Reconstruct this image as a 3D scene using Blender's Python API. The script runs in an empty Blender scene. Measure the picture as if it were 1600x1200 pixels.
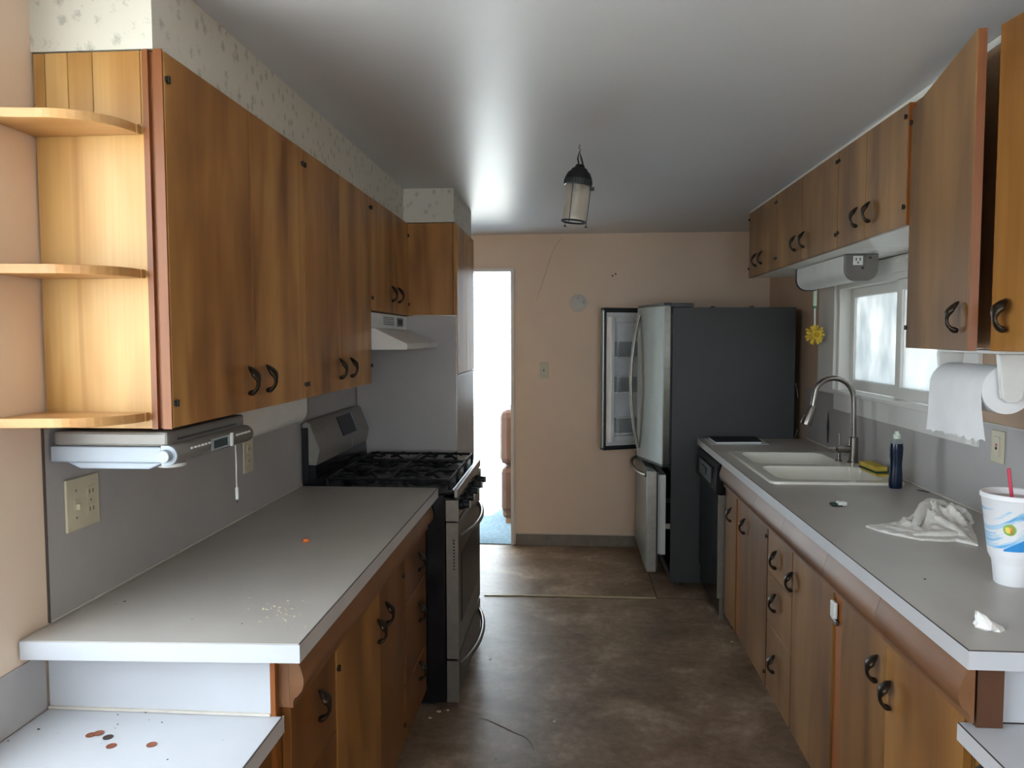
import bpy, bmesh, math, random
from mathutils import Vector, Matrix, noise
random.seed(7)
PI = math.pi
COL = bpy.context.scene.collection
SC = bpy.context.scene

# ------------------------------------------------------------------ camera
F_PX, CAM_H, YAW, PITCH, ROLL = 1194.7, 1.5083, .0762, -.0594, -.0016
def cam_axes():
    c, s = math.cos, math.sin
    fw = Vector((-s(YAW)*c(PITCH), c(YAW)*c(PITCH), s(PITCH)))
    rt = Vector((c(YAW), s(YAW), 0)); up = rt.cross(fw)
    return rt*c(ROLL)+up*s(ROLL), up*c(ROLL)-rt*s(ROLL), fw
RT, UP, FW = cam_axes()
cam = bpy.data.cameras.new('camera'); cam.sensor_width = 36; cam.lens = 36*F_PX/1600
cam.clip_start = .02
camo = bpy.data.objects.new('camera', cam); COL.objects.link(camo)
camo.matrix_world = Matrix(((RT.x, UP.x, -FW.x, 0), (RT.y, UP.y, -FW.y, 0), (RT.z, UP.z, -FW.z, CAM_H), (0, 0, 0, 1)))
SC.camera = camo
def P(px, py, X=None, Y=None, Z=None):
    d = FW+RT*((px-800)/F_PX)+UP*((600-py)/F_PX)
    if X is not None: t = X/d.x
    elif Y is not None: t = Y/d.y
    else: t = (Z-CAM_H)/d.z
    return Vector((0, 0, CAM_H))+d*t

# ------------------------------------------------------------------ world, exposure
w = bpy.data.worlds.new('sky'); SC.world = w; w.use_nodes = True
bg = w.node_tree.nodes['Background']
bg.inputs[0].default_value = (.79, .905, 1.0, 1); bg.inputs[1].default_value = 5.0
vs = SC.view_settings
vs.view_transform = 'Standard'; vs.look = 'None'; vs.gamma = 1; vs.use_curve_mapping = False
vs.exposure = 1.05
sun = bpy.data.lights.new('sun', 'SUN'); sun.energy = 22; sun.angle = .01; sun.color = (1, .97, .92)
suno = bpy.data.objects.new('sun', sun); COL.objects.link(suno); suno.rotation_euler = (math.radians(-46), 0, math.radians(-14))
def portal(name, loc, rot, sx, sy):            # guides sky sampling through an opening, gives no light of its own
    l = bpy.data.lights.new(name, 'AREA'); l.shape = 'RECTANGLE'; l.size = sx; l.size_y = sy
    l.cycles.is_portal = True
    o = bpy.data.objects.new(name, l); o.location = loc; o.rotation_euler = rot; COL.objects.link(o)

# ------------------------------------------------------------------ main measures (metres)
XL, XR, YB, ZC = -1.087, 1.393, 5.51, 2.252
CT, CB = .915, .877                      # worktop top / underside
XLU, XRU = -.8075, 1.0343                # faces of the upper doors
ZUB, ZUT = 1.325, 2.082                  # left uppers
YN = 1.50                                # near end of left uppers
DESK = .74
RY0, RX1 = -3.0, 2.8                     # dining end behind the camera
portal('portal_rear', (.9, RY0-.09, 1.4), (PI/2, 0, 0), 1.9, 1.6)
portal('portal_left', (XL-.09, .2, 1.5), (0, -PI/2, 0), 1.2, 2.3)
portal('portal_sink', (XR+.13, 3.465, 1.51), (0, PI/2, 0), .6, 1.3)
portal('portal_doorway', (-.8, YB+3.22, 1.15), (-PI/2, 0, 0), 4.8, 2.3)

# ------------------------------------------------------------------ materials
def srgb(h):
    h = h.lstrip('#'); v = [int(h[i:i+2], 16)/255 for i in (0, 2, 4)]
    return tuple([(x/12.92 if x <= .04045 else ((x+.055)/1.055)**2.4) for x in v]+[1])
class NT:
    def __init__(s, name):
        s.m = bpy.data.materials.new(name); s.m.use_nodes = True
        s.t = s.m.node_tree; s.b = s.t.nodes['Principled BSDF']
    def n(s, t, **kw):
        o = s.t.nodes.new(t)
        for k, v in kw.items():
            if k.startswith('i_'): o.inputs[k[2:].replace('_', ' ')].default_value = v
            else: setattr(o, k, v)
        return o
    def l(s, a, b): s.t.links.new(a, b)
    def coord(s, scale=(1, 1, 1), rnd=False):
        tc = s.n('ShaderNodeTexCoord'); mp = s.n('ShaderNodeMapping'); mp.inputs['Scale'].default_value = scale
        s.l(tc.outputs['Object'], mp.inputs['Vector'])
        return mp.outputs['Vector']
    def noise(s, vec, scale=5, detail=4, rough=.55, dist=0, w=None):
        o = s.n('ShaderNodeTexNoise'); o.inputs['Scale'].default_value = scale; o.inputs['Detail'].default_value = detail
        o.inputs['Roughness'].default_value = rough; o.inputs['Distortion'].default_value = dist
        if w is not None: o.noise_dimensions = '4D'; s.l(w, o.inputs['W'])
        s.l(vec, o.inputs['Vector']); return o.outputs['Fac']
    def ramp(s, fac, stops):
        r = s.n('ShaderNodeValToRGB'); e = r.color_ramp.elements
        while len(e) < len(stops): e.new(.5)
        for x, (p, c) in zip(e, stops): x.position = p; x.color = c
        s.l(fac, r.inputs[0]); return r.outputs[0]
    def math(s, op, a, b=None):
        o = s.n('ShaderNodeMath', operation=op)
        for i, v in enumerate((a, b)):
            if v is None: continue
            if isinstance(v, (int, float)): o.inputs[i].default_value = v
            else: s.l(v, o.inputs[i])
        return o.outputs[0]
    def mix(s, fac, a, b, mode='MIX'):
        o = s.n('ShaderNodeMix', data_type='RGBA', blend_type=mode)
        for i, v in ((0, fac), (6, a), (7, b)):
            if isinstance(v, (int, float, tuple)): o.inputs[i].default_value = v
            else: s.l(v, o.inputs[i])
        return o.outputs[2]
    def bump(s, h, st=.1, d=.01):
        o = s.n('ShaderNodeBump'); o.inputs['Strength'].default_value = st; o.inputs['Distance'].default_value = d
        s.l(h, o.inputs['Height']); s.l(o.outputs[0], s.b.inputs['Normal'])
    def set(s, col=None, rough=.5, metal=0, spec=None):
        if col is not None:
            if isinstance(col, tuple): s.b.inputs['Base Color'].default_value = col
            else: s.l(col, s.b.inputs['Base Color'])
        s.b.inputs['Roughness'].default_value = rough; s.b.inputs['Metallic'].default_value = metal
        if spec is not None: s.b.inputs['Specular IOR Level'].default_value = spec
        return s.m

def plain(name, col, rough=.5, metal=0, var=.06, scale=12, bump=0, spec=None):
    t = NT(name); c = srgb(col) if isinstance(col, str) else col
    n = t.noise(t.coord(), scale, 4)
    lo = tuple([x*(1-var) for x in c[:3]]+[1]); hi = tuple([min(1, x*(1+var)) for x in c[:3]]+[1])
    if bump: t.bump(t.noise(t.coord(), scale*12, 2), bump, .002)
    return t.set(t.ramp(n, [(.3, lo), (.7, hi)]), rough, metal, spec)

def wood(name, lo, mid, hi, axis='z', rough=.36, ring=.5, band=.45, spec=.35):
    t = NT(name)
    oi = t.n('ShaderNodeObjectInfo'); W = t.math('MULTIPLY', oi.outputs['Random'], 37.0)
    def sc(a, b): return {'z': (a, a, b), 'y': (a, b, a), 'x': (b, a, a)}[axis]
    big = t.noise(t.coord(sc(6, .10)), 1.0, 2, .5, 0, W)                # veneer strips
    mott = t.noise(t.coord(sc(3.2, 1.1)), 1.5, 2, .5, .9, W)            # broad cloudy figure
    cont = t.math('SINE', t.math('MULTIPLY', t.noise(t.coord(sc(4.5, .5)), 1.0, 2, .45, .9, W), 34.0))
    fine = t.noise(t.coord(sc(120, 2.0)), 1.0, 3, .6, 0, W)
    base = t.ramp(t.math('ADD', t.math('MULTIPLY', big, band), t.math('MULTIPLY', mott, 1-band)), [(.38, srgb(lo)), (.5, srgb(mid)), (.62, srgb(hi))])
    rg = t.ramp(t.math('ADD', t.math('MULTIPLY', cont, .5), .5), [(.0, (.72, .64, .56, 1)), (.55, (1, 1, 1, 1)), (1, (1.0, 1.0, 1.0, 1))])
    c = t.mix(ring, base, rg, 'MULTIPLY')
    fg = t.ramp(fine, [(.32, (.82, .78, .74, 1)), (.58, (1, 1, 1, 1))])
    c = t.mix(.45, c, fg, 'MULTIPLY')
    t.bump(fine, .04, .001)
    return t.set(c, rough, 0, spec)

M = {}
M['wood'] = wood('honey_birch_veneer', '#82552a', '#ab7840', '#c29151', ring=.6)
M['wood_light'] = wood('pale_birch_panel', '#a8783f', '#c09457', '#cda56b', rough=.4, ring=.6)
M['wood_shelf'] = wood('birch_shelf', '#a57644', '#b78854', '#c39763', axis='x', rough=.35, ring=.15)
M['wood_edge'] = wood('reddish_solid_edge', '#6b3b1e', '#7c4825', '#89542d', rough=.4, ring=.1)
M['wood_right'] = wood('brown_birch_veneer', '#745230', '#8e683b', '#a27948', ring=.3)
M['wood_amber'] = wood('amber_birch_veneer', '#7c5228', '#946632', '#a5763e', ring=.3)
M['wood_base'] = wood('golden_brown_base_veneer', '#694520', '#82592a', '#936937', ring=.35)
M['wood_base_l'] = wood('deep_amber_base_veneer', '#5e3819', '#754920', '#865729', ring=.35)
M['wood_mould'] = wood('brown_moulding', '#68432a', '#7a5234', '#875f3f', axis='y', rough=.42, ring=.1)
M['wood_red'] = wood('orange_stile', '#80481c', '#925424', '#9e602e', ring=.1)
M['wood_block'] = wood('dark_brown_end_block', '#4a2f1f', '#573826', '#63412d', ring=.1)
M['wood_raw'] = wood('plywood_inside', '#98775a', '#b08d6a', '#bf9d78', rough=.7, ring=.7)
M['bronze'] = plain('dark_bronze', '#3f352b', .38, .85, .25, 60)
M['black_iron'] = plain('black_hinge', '#1c1917', .5, .4)
M['peach'] = plain('peach_wall_paint', '#e8d1ba', .6, 0, .03, 3, .04)
M['peach_r'] = plain('tan_wall_paint', '#c9ab90', .6, 0, .04, 3, .04)
M['white_paint'] = plain('white_gloss_paint', '#e4e2dc', .35, 0, .03, 6)
M['ceil'] = plain('ceiling_paint', '#d0d2d6', .38, 0, .03, 1.5, .03, spec=.5)
M['laminate'] = plain('grey_laminate', '#b1aba4', .36, 0, .05, 5)
M['lam_edge'] = plain('pale_grey_laminate_edge', '#c3c1c2', .35, 0, .03, 9)
M['lam_white'] = plain('white_laminate', '#c3c5ca', .4, 0, .03, 6)
M['splash'] = plain('grey_lilac_splash_laminate', '#aeaaa8', .4, 0, .04, 7)
M['seam'] = plain('dark_seam', '#4b423c', .7)
M['caulk'] = plain('caulk_line', '#cfc8bd', .6)
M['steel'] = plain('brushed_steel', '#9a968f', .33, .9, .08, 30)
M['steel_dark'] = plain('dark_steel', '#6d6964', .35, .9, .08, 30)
M['steel_hood'] = plain('satin_steel_hood', '#97928b', .45, .5, .06, 30)
M['steel_blue'] = plain('fridge_door_steel', '#8c9493', .32, .75, .05, 8)
M['fridge_side'] = plain('charcoal_fridge_side', '#393b3b', .5, 0, .06, 4)
M['black'] = plain('black_enamel', '#0d0f13', .2, 0, .1, 20)
M['black_m'] = plain('black_matte_iron', '#15171a', .5, .2, .15, 30)
M['dgrey'] = plain('dark_grey_plastic', '#34373a', .45)
M['grey_pl'] = plain('grey_plastic', '#77736f', .4, .2)
M['silver_pl'] = plain('silver_plastic', '#9aa2ac', .5, .1)
M['white_pl'] = plain('white_plastic', '#dcdcd8', .35)
M['liner'] = plain('fridge_liner', '#eceeee', .3)
M['almond'] = plain('almond_plate', '#cfc6ab', .4)
M['beige_sw'] = plain('pale_green_switch', '#cdcbb4', .45)
M['disc'] = plain('grey_white_cover', '#cdcbc4', .5)
M['porcelain'] = plain('white_porcelain', '#e2ded2', .14, 0, .04, 3)
M['nickel'] = plain('brushed_nickel', '#8f8983', .26, 1, .06, 40)
M['lcd'] = plain('dark_lcd', '#26352f', .2)
M['glass_dark'] = plain('dark_display_glass', '#0b1422', .3, spec=.15)
M['paper'] = plain('white_paper', '#e6e6e6', .8, 0, .03, 20, .1)
M['tissue'] = plain('white_tissue', '#eceae6', .85, 0, .03, 30, .15)
M['terry'] = plain('white_terry_cloth', '#e2ded6', .95, 0, .08, 60, .6)
M['copper'] = plain('copper_coin', '#b06a4e', .35, .8, .15, 200)
M['coin_dark'] = plain('tarnished_coin', '#55423a', .4, .7, .2, 200)
M['yellow'] = plain('yellow_bristle', '#d9b53e', .7)
M['sponge'] = plain('yellow_sponge', '#c8ad48', .9, 0, .1, 80, .5)
M['green'] = plain('green_scourer', '#2d4a31', .95, 0, .15, 80, .5)
M['mint'] = plain('pale_mint_plastic', '#cfe0cc', .4)
M['green_pl'] = plain('green_plastic', '#5f8a5a', .4)
M['red'] = plain('red_straw', '#d0465c', .35)
M['foam'] = plain('white_foam_cup', '#e9e9ec', .55, 0, .02)
M['blue_print'] = plain('blue_print', '#2f8fd6', .5)
M['blue_pale'] = plain('pale_blue_print', '#a4cdea', .5, 0, .2, 60)
M['orange'] = plain('orange_bit', '#d9743a', .6)
M['crumb'] = plain('pale_crumb', '#d2c7a8', .8)
M['dirt'] = plain('dark_dirt', '#3a332d', .9)
M['baseb'] = plain('grey_cove_base', '#7f776b', .55, 0, .15, 25)
M['carpet'] = plain('pale_blue_carpet', '#7f98a8', 1, 0, .25, 40, 1)
M['sofa'] = plain('brown_leather', '#5a3c2a', .6, 0, .1, 12, .1)
M['far_wall'] = plain('white_far_wall', '#e6e6e4', .8)
M['navy_soap'] = plain('navy_soap', '#0a1b34', .18)
M['green_logo'] = plain('green_print', '#86b85a', .5)
M['yellow_logo'] = plain('yellow_print', '#e7cf57', .5)
M['orange_logo'] = plain('orange_print', '#d98a3d', .5)
M['brass'] = plain('dull_metal_strip', '#b8ad8f', .4, .5)
M['crackp'] = plain('plaster_crack', '#bfa387', .8)
M['crackf'] = plain('torn_vinyl_edge', '#54463a', .8)
M['navy'] = plain('dark_navy_cover', '#16181f', .5)

def m_floor():
    t = NT('mottled_brown_vinyl')
    a = t.noise(t.coord((1, 1.2, 1)), 3.2, 6, .62, .5); b = t.noise(t.coord(), 26, 4, .65); f = t.noise(t.coord(), 160, 2, .6)
    k = t.math('ADD', t.math('MULTIPLY', a, .62), t.math('ADD', t.math('MULTIPLY', b, .26), t.math('MULTIPLY', f, .12)))
    c = t.ramp(k, [(.34, srgb('#5b4838')), (.45, srgb('#7a6450')), (.53, srgb('#8e7864')), (.63, srgb('#b09a83'))])
    t.bump(b, .12, .002)
    return t.set(c, .42)
M['floor'] = m_floor()
def m_paper():
    t = NT('floral_wallpaper')
    v = t.n('ShaderNodeTexVoronoi'); v.inputs['Scale'].default_value = 27; v.inputs['Randomness'].default_value = .85
    t.l(t.coord((1, 1, .8)), v.inputs['Vector'])
    n = t.noise(t.coord(), 130, 3, .7)
    d = t.math('ADD', v.outputs['Distance'], t.math('MULTIPLY', t.math('SUBTRACT', n, .5), .9))
    c = t.ramp(d, [(.10, srgb('#b4b2a8')), (.22, srgb('#c6c3b8')), (.32, srgb('#d6d2c6'))])
    return t.set(c, .7)
M['wallpaper'] = m_paper()
def m_cup():
    t = NT('foam_cup_print')
    tc = t.n('ShaderNodeTexCoord'); mp = t.n('ShaderNodeMapping'); mp.inputs['Rotation'].default_value = (0, .70, 0)
    t.l(tc.outputs['Object'], mp.inputs['Vector'])
    m0 = mp; mp = t.n('ShaderNodeMapping'); mp.inputs['Scale'].default_value = (14, 4, 85); t.l(m0.outputs[0], mp.inputs['Vector'])
    n = t.noise(mp.outputs[0], 1, 4, .6, .6)
    sp = t.n('ShaderNodeSeparateXYZ'); t.l(tc.outputs['Object'], sp.inputs[0])
    zz = t.n('ShaderNodeMapRange'); zz.inputs[1].default_value = .075; zz.inputs[2].default_value = .095; t.l(sp.outputs[2], zz.inputs[0])
    z2 = t.n('ShaderNodeMapRange'); z2.inputs[1].default_value = .200; z2.inputs[2].default_value = .185; t.l(sp.outputs[2], z2.inputs[0])
    k = t.math('MULTIPLY', t.math('MULTIPLY', n, zz.outputs[0]), z2.outputs[0])
    c = t.ramp(k, [(.49, srgb('#ececee')), (.55, srgb('#b4d8f0')), (.68, srgb('#62b0e4'))])
    return t.set(c, .5)
M['cup'] = m_cup()
def m_glass(name, frost, lo=.80, hi=.97, warm=0):
    lohi = [(.3, (lo, lo*(1.07-warm), lo*(1.1-2*warm), 1)), (.7, (hi, hi*(1.02-warm), hi*(1.03-2*warm), 1))]
    t = NT(name); nt = t.t
    out = nt.nodes['Material Output']
    tr = t.n('ShaderNodeBsdfTransparent'); gl = t.n('ShaderNodeBsdfGlossy'); gl.inputs['Roughness'].default_value = .05
    tl = t.n('ShaderNodeBsdfTranslucent')
    c = t.ramp(t.noise(t.coord((1, 1.3, .8)), 5, 2), lohi); t.l(c, tl.inputs[0])
    m1 = t.n('ShaderNodeMixShader'); m1.inputs[0].default_value = frost; t.l(tr.outputs[0], m1.inputs[1]); t.l(tl.outputs[0], m1.inputs[2])
    m2 = t.n('ShaderNodeMixShader'); m2.inputs[0].default_value = .06; t.l(m1.outputs[0], m2.inputs[1]); t.l(gl.outputs[0], m2.inputs[2])
    t.l(m2.outputs[0], out.inputs[0]); return t.m
M['glass'] = m_glass('window_glass', .05)
M['frost'] = m_glass('frosted_window_glass', 1.0, .30, .46)
M['frost2'] = m_glass('hazy_window_glass', .97, .34, .42)
M['lantern_glass'] = m_glass('milky_lantern_glass', .8, .8, .97, .12)
M['bin'] = m_glass('clear_plastic_bin', .45)
M['soap_clear'] = m_glass('clear_bottle_plastic', .4)

# ------------------------------------------------------------------ mesh builder
class B:
    def __init__(s): s.bm = bmesh.new()
    def box(s, x0, x1, y0, y1, z0, z1, bev=0, seg=2):
        b = s.bm; V = [b.verts.new((x, y, z)) for x in (x0, x1) for y in (y0, y1) for z in (z0, z1)]
        F = [b.faces.new([V[i] for i in q]) for q in ((0, 1, 3, 2), (4, 6, 7, 5), (0, 4, 5, 1), (2, 3, 7, 6), (0, 2, 6, 4), (1, 5, 7, 3))]
        if bev:
            E = set(e for f in F for e in f.edges)
            bmesh.ops.bevel(b, geom=list(E), offset=bev, segments=seg, affect='EDGES', profile=.5)
        return s
    def prism(s, poly, axis, a0, a1, bev=0):
        b = s.bm
        def mk(p, a): return {'x': (a, p[0], p[1]), 'y': (p[0], a, p[1]), 'z': (p[0], p[1], a)}[axis]
        A = [b.verts.new(mk(p, a0)) for p in poly]; Bv = [b.verts.new(mk(p, a1)) for p in poly]
        n = len(poly); F = [b.faces.new(A), b.faces.new(Bv[::-1])]
        for i in range(n): F.append(b.faces.new((A[i], Bv[i], Bv[(i+1) % n], A[(i+1) % n])))
        bmesh.ops.recalc_face_normals(b, faces=F)
        if bev:
            bmesh.ops.bevel(b, geom=list(set(e for f in F[:2] for e in f.edges)), offset=bev, segments=2, affect='EDGES', profile=.5)
        return s
    def loft(s, loops, cap0=True, cap1=True, closed=True):
        b = s.bm; L = [[b.verts.new(p) for p in lp] for lp in loops]; n = len(L[0]); F = []
        for A, C in zip(L, L[1:]):
            for i in range(n if closed else n-1): F.append(b.faces.new((A[i], A[(i+1) % n], C[(i+1) % n], C[i])))
        if cap0: F.append(b.faces.new(L[0][::-1]))
        if cap1: F.append(b.faces.new(L[-1]))
        bmesh.ops.recalc_face_normals(b, faces=F); return s
    def tube(s, pts, r, n=8, sq=1.0):
        pts = [Vector(p) for p in pts]; k = len(pts); loops = []
        ref = None
        for i, p in enumerate(pts):
            d = (pts[min(i+1, k-1)]-pts[max(i-1, 0)]).normalized()
            if ref is None: ref = Vector((0, 0, 1)) if abs(d.z) < .9 else Vector((1, 0, 0))
            u = d.cross(ref).normalized(); v = u.cross(d).normalized(); ref = v
            ri = r[i] if isinstance(r, (list, tuple)) else r
            loops.append([p+u*(ri*math.cos(2*PI*j/n))+v*(ri*sq*math.sin(2*PI*j/n)) for j in range(n)])
        return s.loft(loops)
    def lathe(s, prof, c=(0, 0, 0), n=24, axis='z', cap=True):
        loops = []
        for r, h in prof:
            lp = []
            for j in range(n):
                a = 2*PI*j/n; u, v = r*math.cos(a), r*math.sin(a)
                q = {'z': (u, v, h), 'x': (h, u, v), 'y': (u, h, v)}[axis]
                lp.append((c[0]+q[0], c[1]+q[1], c[2]+q[2]))
            loops.append(lp)
        return s.loft(loops, cap, cap)
    def quad(s, *p): s.bm.faces.new([s.bm.verts.new(q) for q in p]); return s
    def sheet(s, fn, nu, nv, th=.0):
        b = s.bm; G = [[b.verts.new(fn(i/nu, j/nv)) for j in range(nv+1)] for i in range(nu+1)]; F = []
        for i in range(nu):
            for j in range(nv): F.append(b.faces.new((G[i][j], G[i+1][j], G[i+1][j+1], G[i][j+1])))
        if th:
            bmesh.ops.recalc_face_normals(b, faces=F)
            bmesh.ops.solidify(b, geom=F, thickness=th)
        return s
    def xf(s, m): bmesh.ops.transform(s.bm, matrix=m, verts=s.bm.verts); return s
def box(*a, **k): return B().box(*a, **k)

ORG = {}
def thing(name, label, cat, loc, group=None):
    o = bpy.data.objects.new(name, None); o.empty_display_size = .05; COL.objects.link(o)
    o.location = loc; ORG[o.name] = Vector(loc); tag(o, label, cat, group); return o
def tag(o, label=None, cat=None, group=None, kind=None):
    if label: o['label'] = label
    if cat: o['category'] = cat
    if group: o['group'] = group
    if kind: o['kind'] = kind
    return o
def mk(name, b, mat, org, smooth):
    me = bpy.data.meshes.new(name)
    bmesh.ops.translate(b.bm, vec=-Vector(org), verts=b.bm.verts)
    b.bm.to_mesh(me); b.bm.free()
    if isinstance(mat, str): mat = M[mat]
    me.materials.append(mat)
    if smooth:
        me.polygons.foreach_set('use_smooth', [True]*len(me.polygons))
        me.set_sharp_from_angle(angle=math.radians(38))
    o = bpy.data.objects.new(name, me); COL.objects.link(o); return o
def part(name, b, mat, parent, label=None, smooth=False, kind=None):
    org = ORG[parent.name]; o = mk(name, b, mat, org, smooth); o.parent = parent; ORG[o.name] = org
    if label: o['label'] = label
    if kind: o['kind'] = kind
    return o
def single(name, b, mat, label, cat, group=None, smooth=False, kind=None, top=False):
    vs_ = [v.co for v in b.bm.verts]
    org = Vector(((min(v.x for v in vs_)+max(v.x for v in vs_))/2, (min(v.y for v in vs_)+max(v.y for v in vs_))/2, min(v.z for v in vs_)))
    o = mk(name, b, mat, org, smooth); o.location = org; ORG[o.name] = org
    return tag(o, label, cat, group, kind)
def struct(name, b, mat, label=None, parent=None, smooth=False):
    if parent is not None: return part(name, b, mat, parent, label, smooth)
    o = mk(name, b, mat, (0, 0, 0), smooth); ORG[o.name] = Vector((0, 0, 0))
    return tag(o, label, None, None, 'structure')

# ------------------------------------------------------------------ structure
b = box(XL-.1, RX1, RY0, YB, -.06, 0)
floor = struct('floor', b, 'floor', 'mottled brown vinyl kitchen floor')
# lip of the second vinyl sheet and its joints
struct('seam_strip', B().tube([(-.5, 4.385, .001), (-.2, 4.40, .003), (.1, 4.405, .002), (.5, 4.41, .001)], .006, 6), 'brass', 'pale raised seam of two vinyl sheets', floor)
struct('seam_strip', box(.503, .508, 4.41, 4.88, 0, .0015), 'seam', None, floor)
struct('seam_strip', box(.508, .77, 4.408, 4.413, 0, .0015), 'seam', None, floor)
cr = [P(x, y, Z=.0008) for x, y in ((748, 1122), (760, 1124), (775, 1131), (790, 1138), (806, 1146), (820, 1151), (829, 1160), (834, 1172))]
struct('floor_crack', B().tube(cr, [.001, .0015, .0025, .0028, .0022, .0018, .0012, .001], 5, .3), 'crackf', 'dark tear in the vinyl', floor)
struct('ceiling', box(XL-.1, RX1, RY0, YB+.1, ZC, ZC+.1), 'ceil', 'off-white painted ceiling')
# left wall with a window behind the camera
b = B()
for y0, y1, z0, z1 in ((1.335, YB, 0, ZC), (RY0, -1.0, 0, ZC), (-1.0, 1.335, 0, .92), (-1.0, 1.335, 2.1, ZC)): b.box(XL-.1, XL, y0, y1, z0, z1)
struct('wall_left', b, 'peach', 'peach painted wall')
b = B(); WY0, WY1, WZ0, WZ1 = 2.80, 4.13, 1.235, 1.79
for y0, y1, z0, z1 in ((.9, WY0, 0, ZC), (WY1, YB, 0, ZC), (WY0, WY1, 0, WZ0), (WY0, WY1, WZ1, ZC)): b.box(XR, XR+.12, y0, y1, z0, z1)
b.box(XR, RX1, .8, .9, 0, ZC)
struct('wall_right', b, 'peach_r', 'tan painted wall with the sink window')
DX0, DX1, DZ = -1.03, -.424, 2.0
b = B()
for x0, x1, z0, z1 in ((XL-.1, DX0, 0, ZC), (DX1, XR+.12, 0, ZC), (DX0, DX1, DZ, ZC)): b.box(x0, x1, YB, YB+.1, z0, z1)
wb = struct('wall_back', b, 'peach', 'peach painted back wall with a doorway')
crk = [P(x, y, Y=YB-.0005) for x, y in ((877, 372), (868, 385), (862, 398), (857, 412), (852, 428), (847, 444), (842, 458), (839, 470))]
struct('wall_crack', B().tube(crk, [.001, .002, .002, .0025, .002, .002, .0015, .001], 5), 'crackp', 'thin crack in the plaster', wb)
for x, y in ((957, 431), (962, 428)):
    c = P(x, y, Y=YB); struct('nail_hole', B().lathe([(.006, -.002), (.004, -.004)], c, 8, 'y'), 'dirt', None, wb)
b = B()
for x0, x1, z0, z1 in ((XL-.1, 0, 0, ZC), (1.8, RX1, 0, ZC), (0, 1.8, 0, .7), (0, 1.8, 2.1, ZC)): b.box(x0, x1, RY0-.1, RY0, z0, z1)
struct('wall_rear', b, 'peach', 'dining end wall behind the camera')
b = B()
for y0, y1, z0, z1 in ((RY0, .8, 0, ZC),): b.box(RX1, RX1+.1, y0, y1, z0, z1)
struct('wall_dining', b, 'peach', 'dining side wall')
struct('baseboard_back', box(DX1+.03, .62, YB-.008, YB, 0, .083, .003), 'baseb', 'grey vinyl cove base under the back wall')
struct('trim_1', box(DX1+.03, .62, YB-.010, YB, .083, .088), 'caulk', 'pale strip on top of the cove base')
# doorway lining
b = B().box(DX1-.005, DX1+.018, YB-.012, YB+.11, 0, DZ+.012).box(DX0, DX1-.005, YB-.012, YB+.11, DZ-.012, DZ+.012).box(DX0-.018, DX0+.005, YB-.012, YB+.11, 0, DZ+.012)
struct('trim_2', b, 'white_paint', 'white painted doorway lining')
# room beyond the doorway: glass wall at its end
FY = YB+3.1
struct('floor_carpet', box(-3.2, 1.6, YB, FY+.1, -.03, .006), 'carpet', 'pale carpet of the room beyond the doorway')
struct('ceiling_beyond', box(-3.2, 1.6, YB+.1, FY+.1, 2.4, 2.45), 'far_wall')
b = box(-3.3, -3.2, YB+.1, FY+.1, 0, 2.4).box(1.6, 1.7, YB+.1, FY+.1, 0, 2.4).box(-3.2, 1.6, FY, FY+.1, 2.3, 2.4)
struct('wall_beyond', b, 'far_wall', 'white walls of the room beyond')
b = B()
for x in (-3.2, -1.6, 0.0, 1.56): b.box(x, x+.04, FY+.02, FY+.07, 0, 2.3)
w3 = struct('window_3', b, 'white_paint', 'white framed glass wall of the room beyond')
for x0, x1 in ((-3.16, -1.6), (-1.56, 0), (.04, 1.56)): struct('pane', box(x0, x1, FY+.04, FY+.046, 0, 2.3), 'glass', None, w3)

# floor of the garden outside, so light from below is plausible
struct('ground', box(-14, 14, -14, 18, -.5, -.3), plain('outside_paving', '#b9b9b2', .9), 'pale ground outside the house')

# soffit
b = B().prism([(XL, YN), (-.8312, YN), (-.8312, 3.80), (-.578, 3.80), (-.578, 4.47), (XL, 4.47)], 'z', ZUT+.004, ZC)
struct('trim_soffit', b, 'wallpaper', 'floral wallpapered soffit above the left cabinets')
# splashes
sp = struct('trim_splash_left', box(XL, XL+.004, YN-.01, 3.068, CT+.001, ZUB-.002).box(XL, XL+.004, 3.068, 3.795, CT+.001, 1.62), 'splash', 'grey laminate splash on the left wall')
struct('caulk_line', box(XL+.004, XL+.008, YN-.01, 3.0, CT+.001, CT+.005), 'caulk', None, sp)
struct('edge_strip', box(XL, XL+.005, YN-.0125, YN-.01, CT+.001, ZUB), 'seam', None, sp)
sp = struct('trim_splash_right', box(XR-.004, XR, 1.0, 4.605, CT+.001, 1.222), 'splash', 'grey laminate splash on the right wall')
struct('caulk_line', box(XR-.009, XR-.004, 1.5, 4.6, CT+.001, CT+.006), 'caulk', None, sp)
struct('edge_strip', box(XR-.007, XR, 1.0, 4.1, 1.222, 1.228), 'caulk', None, sp)
struct('trim_splash_desk', box(XL, XL+.004, .7, 1.47, DESK+.001, .862), 'splash', 'low grey laminate splash beside the left desk')
struct('trim_3', box(XRU+.02, XR, 1.0, 4.66, 2.232, ZC), 'white_paint', 'pale trim between right cabinets and ceiling')

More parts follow.
